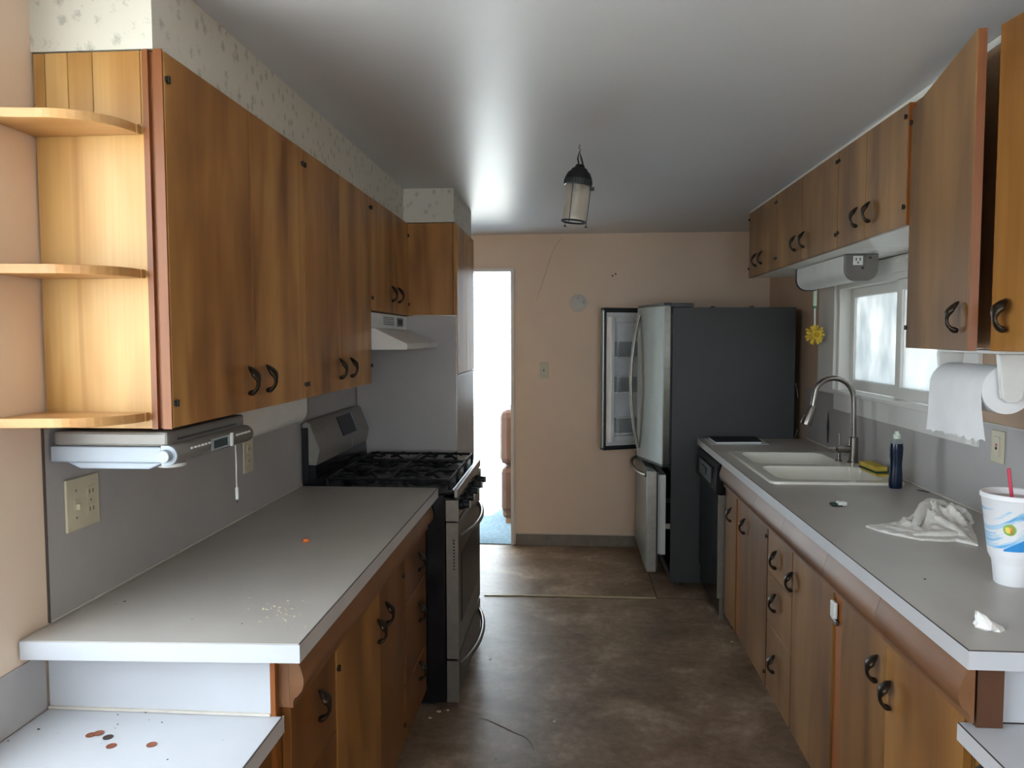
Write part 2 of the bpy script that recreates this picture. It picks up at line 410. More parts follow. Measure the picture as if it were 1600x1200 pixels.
# sink window
b = B()
b.box(XR-.018, XR, WY1, WY1+.25, 1.215, 1.855, .003)                       # left casing board
b.box(XR-.018, XR, WY0-.1, WY0, 1.215, 1.855, .003)
b.box(XR-.018, XR, WY0, WY1, WZ1-.002, 1.855, .003)
win = struct('window_1', b, 'white_paint', 'white sliding window over the sink')
struct('window_sill', box(XR-.035, XR+.1, WY0-.1, WY1+.14, 1.222, 1.24, .003), 'white_paint', None, win)
struct('apron', box(XR-.012, XR, WY0-.1, WY1-.0, 1.135, 1.222, .002), 'white_paint', None, win)
b = B()                                                                    # outer frame in the reveal
b.box(XR+.0, XR+.1, WY1-.03, WY1, WZ0+.005, WZ1).box(XR, XR+.1, WY0, WY0+.03, WZ0+.005, WZ1).box(XR, XR+.1, WY0+.03, WY1-.03, WZ1-.03, WZ1)
struct('window_frame', b, 'white_paint', None, win)
for (y0, y1, xo, g) in ((3.40, 4.10, .055, 'frost'), (2.83, 3.455, .02, 'frost2')):
    f = .052; b = B(); x0, x1 = XR+xo, XR+xo+.028
    b.box(x0, x1, y0, y0+f, WZ0+.008, WZ1-.03, .003).box(x0, x1, y1-f, y1, WZ0+.008, WZ1-.03, .003)
    b.box(x0, x1, y0+f, y1-f, WZ0+.008, WZ0+.06, .003).box(x0, x1, y0+f, y1-f, WZ1-.075, WZ1-.03, .003)
    sash = struct('sash', b, 'white_paint', None, win)
    struct('pane', box(x0+.011, x0+.015, y0+f, y1-f, WZ0+.06, WZ1-.075), g, None, win)
struct('latch', box(XR+.001, XR+.012, 4.105, 4.118, 1.44, 1.5, .002), 'dgrey', None, win)
# rear and left windows (behind the camera): frames and panes
b = B()
for x in (0, .88, 1.76): b.box(x, x+.04, RY0-.07, RY0-.03, .7, 2.1)
b.box(0, 1.8, RY0-.07, RY0-.03, .7, .74).box(0, 1.8, RY0-.07, RY0-.03, 2.06, 2.1)
w2 = struct('window_2', b, 'white_paint', 'wide dining window behind the camera')
struct('pane', box(.04, 1.76, RY0-.052, RY0-.048, .74, 2.06), 'glass', None, w2)
b = B()
for y in (-1.0, .16, 1.295): b.box(XL-.07, XL-.03, y, y+.04, .92, 2.1)
b.box(XL-.07, XL-.03, -.96, 1.295, .92, .96).box(XL-.07, XL-.03, -.96, 1.295, 2.06, 2.1)
w4 = struct('window_4', b, 'white_paint', 'dining window in the left wall')
struct('pane', box(XL-.052, XL-.048, -.96, 1.295, .96, 2.06), 'glass', None, w4)

# ------------------------------------------------------------------ shared hardware
def handle_mesh():
    # cast crescent pull: broad leaf on top, swooping out and back to a small foot; outward is +X
    b = B(); N = 14; loops = []
    for i in range(N+1):
        t = i/N; a = PI*(.06+.9*t)                       # 0 top .. PI foot
        x = .030*math.sin(a)**.8+.002; z = .028*math.cos(a)
        if t < .2: z += (.2-t)*.06; x -= (.2-t)*.02
        wd = .008+.014*max(0, 1-abs(t-.22)/.26)**.8+.004*max(0, 1-abs(t-.88)/.2)
        if t < .06: wd = .003
        th = .0045+.0045*max(0, 1-abs(t-.24)/.22)+.0035*max(0, 1-abs(t-.92)/.14)
        if t < .06: th = .0025
        d = Vector((math.cos(a)*.03, 0, -math.sin(a)*.028)).normalized(); nrm = Vector((-d.z, 0, d.x))
        c = Vector((max(x, .003), 0, z)); lp = []
        for j in range(8):
            q = 2*PI*j/8; lp.append(c+Vector((0, wd*math.cos(q), 0))+nrm*(th*math.sin(q)))
        loops.append(lp)
    b.loft(loops)
    me = bpy.data.meshes.new('handle'); b.bm.to_mesh(me); b.bm.free(); me.materials.append(M['bronze'])
    me.polygons.foreach_set('use_smooth', [True]*len(me.polygons)); return me
HM = handle_mesh()
def hinge_mesh():
    b = B().box(0, .004, -.0085, .0085, -.005, .005, .0015).tube([(.004, 0, -.007), (.004, 0, .007)], .004, 8)
    me = bpy.data.meshes.new('hinge'); b.bm.to_mesh(me); b.bm.free(); me.materials.append(M['black_iron']); return me
GM = hinge_mesh()
def put(me, name, loc, parent, rz=0):
    o = bpy.data.objects.new(name, me); COL.objects.link(o); o.parent = parent
    o.location = Vector(loc)-ORG[parent.name]; o.rotation_euler = (0, 0, rz); return o
def front(parent, kind, face, y0, y1, z0, z1, mat, side, handle=None, hinges=(), gap=.0015, th=.02):
    """flat overlay door or drawer front whose outer face lies at x=face; side=+1 faces +X, -1 faces -X"""
    x0, x1 = (face-th, face) if side > 0 else (face, face+th)
    d = part(kind, box(x0, x1, y0+gap, y1-gap, z0+gap, z1-gap, .0015, 1), mat, parent)
    rz = 0 if side > 0 else PI
    if handle: put(HM, 'handle', (face, handle[0], handle[1]), d, rz)
    for hy, hz in hinges: put(GM, 'hinge', (face, hy, hz), d, rz)
    return d

# ------------------------------------------------------------------ left upper cabinets
def carcass(x0, x1, y0, y1, z0, z1, t=.016):
    b = B(); b.box(x0, x1, y0, y0+t, z0, z1).box(x0, x1, y1-t, y1, z0, z1).box(x0, x1, y0+t, y1-t, z0, z0+t).box(x0, x1, y0+t, y1-t, z1-t, z1)
    b.box(x0, x0+.006, y0+t, y1-t, z0+t, z1-t); return b
FX = XLU-.021
c1 = thing('upper_cabinet', 'honey birch wall cabinet with curved end shelves, nearest on the left wall', 'cabinet', (XL+.15, 1.9, ZUB))
part('body', carcass(XL+.005, FX-.014, YN+.02, 2.288, ZUB+.002, ZUT), 'wood', c1)
b = B()
xs = [XL+.005, XL+.03, XL+.078, XL+.13, FX-.029]
part('end_panel', box(XL+.005, FX-.026, YN+.001, YN+.02, ZUB, ZUT), 'wood_light', c1, 'pale glossy birch end panel')
for i, (a0, a1) in enumerate(zip(xs, xs[1:])):
    part('plank', box(a0+.0008, a1-.0008, YN-.0015, YN+.001, 1.938, ZUT, .0006, 1), 'wood_light', c1)
part('face_frame', box(FX-.025, FX-.013, YN-.002, YN+.03, ZUB-.001, ZUT+.002).box(FX-.013, FX-.004, YN+.006, 2.288, ZUB, ZUT), 'wood_edge', c1, 'reddish solid wood frame edge')
for z in (1.341, 1.631, 1.917):
    D = .135; pts = [(XL+.004, YN-.002), (FX-.03, YN-.002), (FX-.03, YN-.016)]
    for k in range(15):
        a = PI/2*k/14
        pts.append((FX-.03-.125*(1-math.cos(a))*1.0-.003, YN-.016-(D-.016)*math.sin(a)))
    pts.append((XL+.004, YN-D-.012))
    part('corner_shelf', B().prism(pts, 'z', z, z+.018, .0015), 'wood_shelf', c1, 'rounded end shelf')
Ys = 1.905
front(c1, 'door', XLU, YN-.004, Ys, ZUB, ZUT, 'wood', 1, (1.853, 1.400), ((YN+.007, 2.026), (YN+.007, 1.377)))
front(c1, 'door', XLU, Ys, 2.288, ZUB, ZUT, 'wood', 1, (1.966, 1.400), ((2.278, 2.034), (2.278, 1.370)))
part('door_edge', box(XLU-.0195, XLU-.001, YN-.008, YN-.0042, ZUB, ZUT), 'wood_edge', c1)
c2 = thing('upper_cabinet', 'birch wall cabinet with two doors, left of the range hood', 'cabinet', (XL+.15, 2.68, ZUB))
part('body', carcass(XL+.005, FX-.004, 2.29, 3.066, ZUB+.002, ZUT), 'wood', c2)
front(c2, 'door', XLU, 2.29, 2.655, ZUB, ZUT, 'wood', 1, (2.61, 1.400), ((2.30, 2.034), (2.30, 1.37)))
front(c2, 'door', XLU, 2.655, 3.066, ZUB, ZUT, 'wood', 1, (2.74, 1.400), ((3.056, 2.036), (3.056, 1.40)))
c3 = thing('upper_cabinet', 'short birch wall cabinet above the range hood', 'cabinet', (XL+.15, 3.43, 1.62))
part('body', carcass(XL+.005, FX-.004, 3.07, 3.795, 1.622, ZUT), 'wood', c3)
front(c3, 'door', XLU, 3.07, 3.45, 1.622, ZUT, 'wood', 1, (3.40, 1.705), ((3.08, 2.038), (3.08, 1.675)))
front(c3, 'door', XLU, 3.45, 3.795, 1.622, ZUT, 'wood', 1, (3.53, 1.706), ((3.785, 2.02), (3.785, 1.68)))
# tall cabinet beyond the range
c4 = thing('tall_cabinet', 'tall cabinet beyond the range, birch above and grey laminate below', 'cabinet', (-.83, 4.13, 0))
part('body', box(XL+.005, -.586, 3.803, 4.47, 0, ZUT), 'wood', c4)
part('side_panel', box(XL+.008, -.572, 3.797, 3.803, .0, 1.62), 'splash', c4, 'grey laminate side panel')
part('edge_trim', box(-.572, -.566, 3.795, 3.803, .0, 1.624).box(XL+.3, -.566, 3.795, 3.803, 1.62, 1.626), 'steel', c4, 'thin metal edge trim')
front(c4, 'door', -.5644, 3.806, 4.13, 1.328, ZUT, 'wood', 1)
front(c4, 'door', -.5644, 4.13, 4.47, 1.328, ZUT, 'wood', 1)
part('lower_panel', box(-.586, -.568, 3.806, 4.47, .02, 1.318), 'splash', c4, 'grey laminate front')
part('shelf_edge', box(-.586, -.560, 3.804, 4.47, 1.318, 1.327), 'steel', c4)

# ------------------------------------------------------------------ range hood
h = thing('range_hood', 'white metal range hood above the gas range', 'range hood', (-.9, 3.43, 1.46))
part('upper_box', box(XL+.006, -.815, 3.074, 3.79, 1.553, 1.618, .002), 'white_pl', h)
pr = [(XL+.006, 1.463), (-.668, 1.463), (-.662, 1.47), (-.662, 1.488), (-.80, 1.552), (XL+.006, 1.552)]
part('canopy', B().prism(pr, 'y', 3.074, 3.79, .002), 'white_pl', h)
for i in range(5): part('vent_slot', box(-.816, -.8135, 3.30, 3.50, 1.570+i*.008, 1.573+i*.008), 'dgrey', h)
part('switch_plate', box(-.816, -.8125, 3.56, 3.68, 1.566, 1.606), 'grey_pl', h)
for y in (3.585, 3.635): part('switch', box(-.8125, -.808, y, y+.02, 1.575, 1.598, .001), 'dgrey', h)

# ------------------------------------------------------------------ left worktop and base cabinets
XLc = -.5236; YLN, YLF = 1.42, 2.985
lc = thing('countertop', 'grey laminate worktop on the left with pale crumbs and an orange scrap', 'countertop', (-.8, 2.2, CB))
part('top', B().prism([(XL+.006, YLN-.022), (XLc-.003, YLN+.002), (XLc-.003, YLF), (XL+.006, YLF)], 'z', CB+.001, CT), 'laminate', lc)
part('edge_band', box(XLc-.003, XLc, YLN, YLF, CB, CT-.0018), 'lam_edge', lc, 'pale laminate edge')
part('edge_band', B().prism([(XL+.006, YLN-.0248), (XLc, YLN-.001), (XLc, YLN+.0015), (XL+.006, YLN-.0225)], 'z', CB, CT-.0018), 'lam_white', lc, 'white laminate end edge')
part('edge_seam', box(XLc-.003, XLc-.0004, YLN, YLF, CT-.0018, CT-.0002), 'seam', lc)
def ogee(x, side, zt, zb):
    # apron moulding profile hanging under the worktop: rounded belly tapering in at the foot
    pts = [(0, zt), (.014, zt), (.016, zt-.014), (.020, zt-.03), (.026, zt-.046), (.030, zt-.062), (.030, zt-.076), (.026, zt-.089), (.018, zt-.099), (.010, zt-.106), (.007, zt-.114), (.008, zb), (0, zb)]
    return [(x+side*u, v) for u, v in pts]
BF = -.575                                   # face of the left base fronts
part('moulding_block', box(BF-.0205, BF+.0015, 1.4905, 1.4985, .752, CB-.001), 'wood_mould', lc)
for y0, y1 in ((1.49, 2.66), (2.661, 2.98)):
    part('apron_moulding', B().prism(ogee(BF+.002, 1, CB-.001, .752), 'y', y0, y1), 'wood_mould', lc, 'rounded brown wood moulding under the worktop', True)
def base_body(x0, x1, y0, y1, z1=.75): return box(x0, x1, y0, y1, .085, .715).box(x1-.025, x1, y0, y1, .715, CB-.004)
def toe(x0, x1, y0, y1): return box(x0, x1, y0, y1, 0, .085)
g = thing('base_cabinet', 'amber base cabinet with one drawer over a door, nearest under left worktop', 'cabinet', (-.8, 1.65, 0))
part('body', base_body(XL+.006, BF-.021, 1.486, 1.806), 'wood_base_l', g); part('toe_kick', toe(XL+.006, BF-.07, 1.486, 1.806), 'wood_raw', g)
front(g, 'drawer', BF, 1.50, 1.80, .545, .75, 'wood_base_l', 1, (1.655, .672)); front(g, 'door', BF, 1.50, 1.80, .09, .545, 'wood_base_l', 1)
g = thing('base_cabinet', 'amber base cabinet with paired doors in the middle of left worktop', 'cabinet', (-.8, 2.19, 0))
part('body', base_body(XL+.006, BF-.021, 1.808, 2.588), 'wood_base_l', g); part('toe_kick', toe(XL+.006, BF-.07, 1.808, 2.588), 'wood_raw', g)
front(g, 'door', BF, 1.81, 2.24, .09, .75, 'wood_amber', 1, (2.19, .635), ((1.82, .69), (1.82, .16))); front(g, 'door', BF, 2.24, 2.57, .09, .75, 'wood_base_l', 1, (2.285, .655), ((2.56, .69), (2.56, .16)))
g = thing('base_cabinet', 'dark amber base cabinet with three drawers next to the range', 'cabinet', (-.8, 2.78, 0))
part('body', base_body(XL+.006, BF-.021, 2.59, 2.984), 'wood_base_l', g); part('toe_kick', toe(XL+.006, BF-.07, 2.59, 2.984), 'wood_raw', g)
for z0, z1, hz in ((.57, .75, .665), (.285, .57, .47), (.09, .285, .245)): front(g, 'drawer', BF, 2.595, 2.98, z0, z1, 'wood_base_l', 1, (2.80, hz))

# left desk
d = thing('desk', 'low white laminate desk top scattered with coins, left foreground', 'desk', (-.85, 1.1, 0))
DXF = -.582
part('top', box(XL+.006, DXF-.003, .55, 1.474, DESK-.036, DESK), 'lam_white', d)
part('edge_band', box(DXF-.003, DXF, .55, 1.482, DESK-.036, DESK-.0018), 'lam_edge', d)
part('edge_seam', box(DXF-.003, DXF-.0004, .55, 1.474, DESK-.0018, DESK-.0002), 'seam', d)
# near panel under the worktop
part('riser_panel', box(XL+.006, -.607, 1.476, 1.484, DESK+.001, CB), 'lam_white', d, 'white laminate riser above the desk')
part('corner_post', box(-.607, BF-.0215, 1.474, 1.4855, .085, CB-.001), 'wood_red', d, 'orange solid wood corner post')
part('riser_caulk', box(XL+.006, -.607, 1.470, 1.476, DESK+.001, DESK+.006), 'caulk', d)
part('support_panel', box(XL+.006, DXF-.03, .56, .58, 0, DESK-.036), 'lam_white', d)
for i, (x, y, z, m, lab) in enumerate(((145, 1149, 0, 'copper', 'reddish copper coin, leftmost of the overlapping pair on the desk'), (154, 1147, .0016, 'copper', 'copper coin lying on another beside the dark coin'),
        (158, 1152, .0, 'coin_dark', 'dark tarnished coin beside the copper pair on the desk'), (174, 1166, 0, 'copper', 'copper coin lying alone nearest the camera, left of the last coin'), (237, 1164, 0, 'copper', 'copper coin lying alone, rightmost on the desk'))):
    p = P(x, y, Z=DESK)
    if i == 2: p = p+Vector((.014, 0, 0))
    if i == 0: p = p-Vector((.004, 0, 0))
    single('coin', B().lathe([(.0088, 0), (.0095, .0003), (.0095, .0012), (.0085, .0015), (.0080, .0011), (.0001, .0011)], (p.x, p.y, DESK+.0002+z), 20), m, lab, 'coin', 'coins on the desk')

# crumbs and scrap
def crumbs(name, spots, z, mat, label, parent):
    b = B()
    for x, y, s in spots:
        p = P(x, y, Z=z); n = 6
        b.loft([[(p.x+s*random.uniform(.6, 1.2)*math.cos(2*PI*k/n), p.y+s*random.uniform(.5, 1)*math.sin(2*PI*k/n), z+h_) for k in range(n)] for h_ in (.0003, s*.45)])
    return part(name, b, mat, parent, label, kind='stuff')
sp_ = []
for _ in range(46):
    sp_.append((random.gauss(440, 26), random.gauss(957, 9), random.uniform(.0008, .0034)))
for _ in range(14): sp_.append((random.uniform(300, 480), random.uniform(920, 990), random.uniform(.001, .0025)))
crumbs('crumbs', [q for q in sp_ if 250 < q[0] < 480], CT, 'crumb', 'pale crumbs scattered near the worktop corner', lc)
crumbs('dirt_specks', [(195, 940, .003), (180, 944, .0015), (300, 968, .0015), (442, 938, .0015), (378, 975, .002), (450, 982, .0015)], CT, 'dirt', None, lc)
crumbs('dirt_specks', [(60, 1140, .003), (228, 1113, .004), (184, 1117, .002), (184, 1132, .002), (180, 1138, .0015), (233, 1125, .0015), (253, 1129, .002), (262, 1187, .002), (158, 1162, .001), (13, 1158, .002), (90, 1146, .001), (348, 1157, .001)], DESK, 'dirt', None, d)
p = P(478, 847, Z=CT)
b = B().loft([[(p.x+r*math.cos(a)*(1.3+.3*math.sin(3*a)), p.y+r*math.sin(a), CT+h_) for a in [2*PI*k/9 for k in range(9)]] for r, h_ in ((.007, .0003), (.009, .004), (.005, .010))])
single('food_scrap', b, 'orange', 'small orange scrap lying on the left worktop', 'scrap')

# ------------------------------------------------------------------ gas range
RY, RYF = 2.995, 3.77
r = thing('gas_range', 'black and stainless gas range between the worktop and tall cabinet', 'range', (-.77, 3.4, 0))
SX = -.50                                     # front of the body, behind door and drawer
part('body', box(XL+.01, SX, RY, RYF, .03, .885, .004), 'black', r, 'black side panels')
part('leg', box(-1.0, -.55, RY+.05, RYF-.05, 0, .03), 'black_m', r)
part('cooktop', box(XL+.01, -.462, RY-.002, RYF+.002, .885, .905, .006), 'black', r)
part('front_trim', box(-.462, -.446, RY, RYF, .872, .908, .003), 'steel', r)
cp = [(SX, .775), (-.452, .78), (-.446, .80), (-.452, .868), (SX, .872)]
part('control_panel', B().prism(cp, 'y', RY+.006, RYF-.006), 'black', r)
for y in (RY, RYF-.006): part('panel_end', box(SX+.005, -.444, y, y+.006, .778, .862), 'steel', r)
for i in range(5):
    y = 3.10+i*.14
    k = part('knob', B().lathe([(.022, -.448), (.022, -.440), (.017, -.436), (.015, -.415), (.0, -.415)], (0, y, .825), 16, 'x'), 'black_m', r, None, True)
    part('knob_grip', box(-.415, -.406, y-.004, y+.004, .811, .839, .002), 'steel', k)
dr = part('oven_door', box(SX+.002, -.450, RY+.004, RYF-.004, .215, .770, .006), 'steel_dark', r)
part('door_window', box(-.451, -.447, RY+.11, RYF-.11, .33, .62, .003), 'glass_dark', dr)
part('door_edge', box(SX+.006, -.4455, RY, RY+.004, .215, .772), 'steel', dr)
part('vent_slots', B().box(-.4665, -.4635, RY-.0008, RY+.002, .70, .705).box(-.4665, -.4635, RY-.0008, RY+.002, .69, .695), 'dgrey', dr)
for i in range(10): part('vent_slot', box(-.467, -.459, RY-.0010, RY+.002, .58+i*.013, .586+i*.013), 'dgrey', dr)
def bowed(zc, out):
    pts = [(-.452, RY+.06, zc)]+[(-.455+out*math.sin(PI*(k/12)) ** .7 if 0 < k < 12 else -.452, RY+.06+(RYF-RY-.12)*k/12, zc) for k in range(1, 12)]+[(-.452, RYF-.06, zc)]
    return B().tube(pts, .011, 10)
part('handle', bowed(.70, .052), 'steel', dr, 'bowed steel oven handle', True)
dw_ = part('drawer', box(SX+.002, -.450, RY+.004, RYF-.004, .035, .205, .005), 'steel_dark', r)
part('drawer_edge', box(SX+.006, -.4455, RY, RY+.004, .035, .205), 'steel', dw_)
part('handle', bowed(.165, .055), 'steel', dw_, 'bowed steel drawer handle', True)
# back guard
part('back_riser', B().prism([(XL+.01, .905), (-1.02, .905), (-1.028, 1.01), (XL+.01, 1.01)], 'y', RY+.004, RYF-.004), 'black', r)
bgp = [(XL+.012, 1.0), (-1.022, .998), (-1.008, 1.06), (-1.05, 1.168), (-1.062, 1.175), (XL+.012, 1.165)]
part('control_hood', B().prism(bgp, 'y', RY+.01, RYF-.01, .004), 'steel_hood', r, 'slanted stainless control hood', True)
part('hood_end', B().prism(bgp, 'y', RY, RY+.01), 'steel', r); part('hood_back', box(XL+.006, XL+.034, RY-.001, RY+.03, .905, 1.15), 'black', r)
def slant(y0, y1, t0, t1, o, th):            # a slab on the slanted control face
    A = Vector((-1.008, 0, 1.06)); D = Vector((-.042, 0, .108)); n = Vector((.108, 0, .042)).normalized()
    L = []
    for off in (o, o+th):
        L.append([A+D*t+n*off+Vector((0, y, 0)) for y, t in ((y0, t0), (y1, t0), (y1, t1), (y0, t1))])
    return B().loft(L)
part('display', slant(3.34, 3.55, .12, .90, .0, .003), 'glass_dark', r)
part('display_edge', slant(3.55, 3.565, .12, .90, .0, .0035), 'silver_pl', r)
part('badge', box(-1.0125, -1.0105, 3.47, 3.482, 1.015, 1.04), 'silver_pl', r)
# burners and grates
for bx in (-.62, -.88):
    for by in (3.16, 3.60):
        bu = part('burner', B().lathe([(.055, .905), (.055, .909), (.04, .911), (.038, .920), (.0, .922)], (bx, by, 0), 20), 'black_m', r, None, True)
part('burner', B().lathe([(.05, .905), (.05, .909), (.036, .911), (.034, .920), (.0, .922)], (-.75, 3.38, 0), 20), 'black_m', r, None, True)
for gy0, gy1 in ((3.02, 3.255), (3.265, 3.495), (3.505, 3.745)):
    b = B(); z = .938; gx0, gx1 = -.99, -.485; ym = (gy0+gy1)/2
    bar = lambda p, q: b.tube([p, q], .0065, 6)
    for y in (gy0+.008, gy1-.008): bar((gx0, y, z), (gx1, y, z))
    for x in (gx0, gx1, (gx0+gx1)/2): bar((x, gy0+.008, z), (x, gy1-.008, z))
    for cx in (-.62, -.88):
        for a in (45, 135, 225, 315):
            ca, sa = math.cos(math.radians(a)), math.sin(math.radians(a))
            b.tube([(cx+.03*ca, ym+.03*sa, z+.004), (cx+.09*ca, ym+.075*sa, z+.013), (cx+.125*ca, ym+.105*sa, z)], .006, 6)
    for x in (gx0, gx1):
        for y in (gy0+.008, gy1-.008): b.tube([(x, y, .9055), (x, y, z)], .007, 6)
    part('grate', b, 'black_m', r, 'cast iron grate', True)

# ------------------------------------------------------------------ under-cabinet radio, cord, lamp, plates (left)
ra = thing('under_cabinet_radio', 'silver grey under-cabinet radio with clock display and round knob', 'radio', (-.94, 1.68, 1.24))
rx0, rx1, ry0, ry1 = -1.075, -.835, 1.50, 1.87
part('upper_case', box(rx0+.005, rx1+.012, ry0, ry1, 1.287, 1.318, .006), 'grey_pl', ra)
part('case', box(rx0, rx1, ry0-.003, ry1+.003, 1.254, 1.287, .003), 'silver_pl', ra)
part('lower_case', B().prism([(rx0+.03, 1.254), (rx1, 1.254), (rx1-.03, 1.240), (rx0+.06, 1.240)], 'y', ry0+.002, ry1-.002, .003), 'silver_pl', ra)
# rounded control bar along the front
pb = [(rx1+.001, 1.250), (rx1+.001, 1.290)]+[(-.822+.022*math.sin(a), 1.270+.021*math.cos(a)) for a in [PI*k/10 for k in range(11)]]
pb = [(rx1+.0005, 1.249), (rx1+.0005, 1.291)]+pb[2:]
part('control_bar', B().prism(pb, 'y', ry0-.002, ry1+.003, .002), 'grey_pl', ra, None, True)
part('end_cap', B().prism(pb, 'y', ry0-.007, ry0-.0025, .0015), 'silver_pl', ra, None, True)
part('knob', B().lathe([(.012, ry0-.022), (.013, ry0-.020), (.013, ry0-.008), (.015, ry0-.0072)], (-.822, 0, 1.270), 20, 'y'), 'silver_pl', ra, 'round volume knob', True)
part('display', box(-.8, -.798, 1.655, 1.72, 1.262, 1.280), 'lcd', ra, 'dark green clock display')
part('display_bezel', box(-.8015, -.7995, 1.645, 1.75, 1.258, 1.284), 'silver_pl', ra)
for i in range(6): part('button', box(-.8005, -.7975, 1.55+i*.016, 1.557+i*.016, 1.276, 1.280), 'white_pl', ra)
for i in range(6): part('button', box(-.8005, -.7975, 1.77+i*.014, 1.776+i*.014, 1.276, 1.280), 'white_pl', ra)
part('slider', box(-.80, -.794, 1.735, 1.745, 1.256, 1.288, .002), 'white_pl', ra)
part('cd_slot', box(-.8245, -.8215, 1.54, 1.82, 1.297, 1.301), 'dgrey', ra)
part('speaker_ring', B().lathe([(.030, 1.2395), (.030, 1.232), (.023, 1.230), (.022, 1.236)], (-.87, 1.60, 0), 24), 'white_pl', ra, None, True)
b = B().tube([P(366, 655, X=-.87), P(367, 680, X=-.87), P(369, 720, X=-.87), P(369.5, 750, X=-.87), P(370, 762, X=-.87)], .0018, 6)
cd = part('cord', b, 'white_pl', ra, 'thin white cord hanging below the radio')
part('plug', B().tube([P(370, 762, X=-.87), P(370.5, 780, X=-.87)], .0045, 8), 'white_pl', cd)
part('pin', B().tube([P(370.5, 780, X=-.87), P(371, 786, X=-.87)], .0015, 6), 'steel_dark', cd)
ul = thing('under_cabinet_light', 'white under-cabinet light on the left behind the radio', 'light fixture', (-.99, 2.25, 1.2))
def dshape(x0, x1, z0, z1, r):
    p = [(x0, z1), (x1, z1)]
    for k in range(7): a = PI/2*k/6; p.append((x1-r+r*math.cos(a), z0+r-r*math.sin(a)))
    for k in range(7): a = PI/2*k/6; p.append((x0+r-r*math.sin(a), z0+r-r*math.cos(a)))
    return p
part('backplate', box(-1.06, -.905, 1.96, 2.58, 1.308, 1.324), 'white_pl', ul)
part('diffuser', B().prism(dshape(-1.055, -.91, 1.215, 1.308, .045), 'y', 1.96, 2.58), 'white_pl', ul, None, True)
part('end_cap', B().prism(dshape(-1.058, -.907, 1.211, 1.323, .047), 'y', 2.581, 2.592), 'grey_pl', ul)
part('clip', box(-.905, -.88, 1.90, 1.99, 1.300, 1.322, .005), 'white_pl', ul)

def outlet(name, label, x, side, y0, y1, z0, z1, mat, kind):
    o = thing(name, label, 'outlet' if 'outlet' in name else 'switch', (x, (y0+y1)/2, z0))
    s = lambda a, b_: (x+a, x+b_) if side > 0 else (x-b_, x-a)
    q = s(0, .006); part('plate', box(*q, y0, y1, z0, z1, .0025), mat, o)
    zm = (z0+z1)/2; yw = y1-y0
    def duplex(yc, hh=.018):
        for zc in (zm-.02, zm+.02):
            q = s(.006, .0078); f_ = part('socket', box(*q, yc-.014, yc+.014, zc-.013, zc+.013, .0008), mat, o)
            for dy in (-.006, .006): q2 = s(.0074, .0081); part('slot', box(*q2, yc+dy-.0012, yc+dy+.0012, zc-.004, zc+.005), 'dirt', f_)
        q = s(.006, .0075); part('screw', B().lathe([(.003, q[0]), (.0025, q[1])], (0, yc, zm), 10, 'x'), 'steel', o)
    def toggle(yc):
        q = s(.006, .007); part('toggle_plate', box(*q, yc-.006, yc+.006, zm-.012, zm+.012), mat, o)
        q = s(.006, .016); part('toggle', box(*q, yc-.003, yc+.003, zm-.012, zm+.001, .001), mat, o)
        for dz in (-.03, .03): q = s(.006, .0073); part('screw', B().lathe([(.003, q[0]), (.0025, q[1])], (0, yc, zm+dz), 8, 'x'), 'steel', o)
    if kind == 'both': toggle(y0+yw*.28); duplex(y0+yw*.72)
    elif kind == 'duplex': duplex((y0+y1)/2)
    elif kind == 'gfci':
        q = s(.006, .009); f_ = part('socket', box(*q, (y0+y1)/2-.016, (y0+y1)/2+.016, zm-.033, zm+.033, .001), mat, o)
        for dz, m_ in ((-.005, 'dirt'), (.006, 'red')): q = s(.009, .011); part('button', box(*q, (y0+y1)/2-.006, (y0+y1)/2+.002, zm+dz-.004, zm+dz+.004), m_, f_)
    return o
outlet('switch_and_outlet_plate', 'wide almond plate with toggle and outlet below the radio', XL+.0042, 1, 1.545, 1.66, 1.09, 1.205, 'almond', 'both')
outlet('wall_outlet', 'almond outlet on the left splash near the range', XL+.0042, 1, 2.44, 2.515, 1.06, 1.18, 'almond', 'duplex')
outlet('wall_outlet', 'almond outlet on the right splash behind the paper towel', XR-.0042, -1, 2.545, 2.617, 1.102, 1.208, 'almond', 'gfci')

# ------------------------------------------------------------------ back wall fittings
c = P(903, 473.5, Y=YB)
dc = thing('round_cover_plate', 'round grey-white cover plate high on the back wall', 'cover plate', (c.x, YB-.01, c.z))
part('disc', B().lathe([(.060, YB-.001), (.060, YB-.010), (.054, YB-.014), (.0, YB-.015)], (c.x, 0, c.z), 32, 'y'), 'disc', dc, None, True)
for dx, dz in ((0, .036), (.040, .002)): part('screw', B().lathe([(.005, YB-.0145), (.004, YB-.017)], (c.x+dx, 0, c.z+dz), 8, 'y'), 'steel_dark', dc)
a, e = P(843, 566, Y=YB), P(856.5, 591, Y=YB)
sw = thing('light_switch', 'pale single light switch beside the doorway', 'switch', ((a.x+e.x)/2, YB-.01, e.z))
part('plate', box(a.x, e.x, YB-.007, YB, e.z, a.z, .002), 'beige_sw', sw)
xm, zm = (a.x+e.x)/2, (a.z+e.z)/2
part('toggle', box(xm-.004, xm+.004, YB-.019, YB-.007, zm-.008, zm+.008, .001), 'grey_pl', sw)

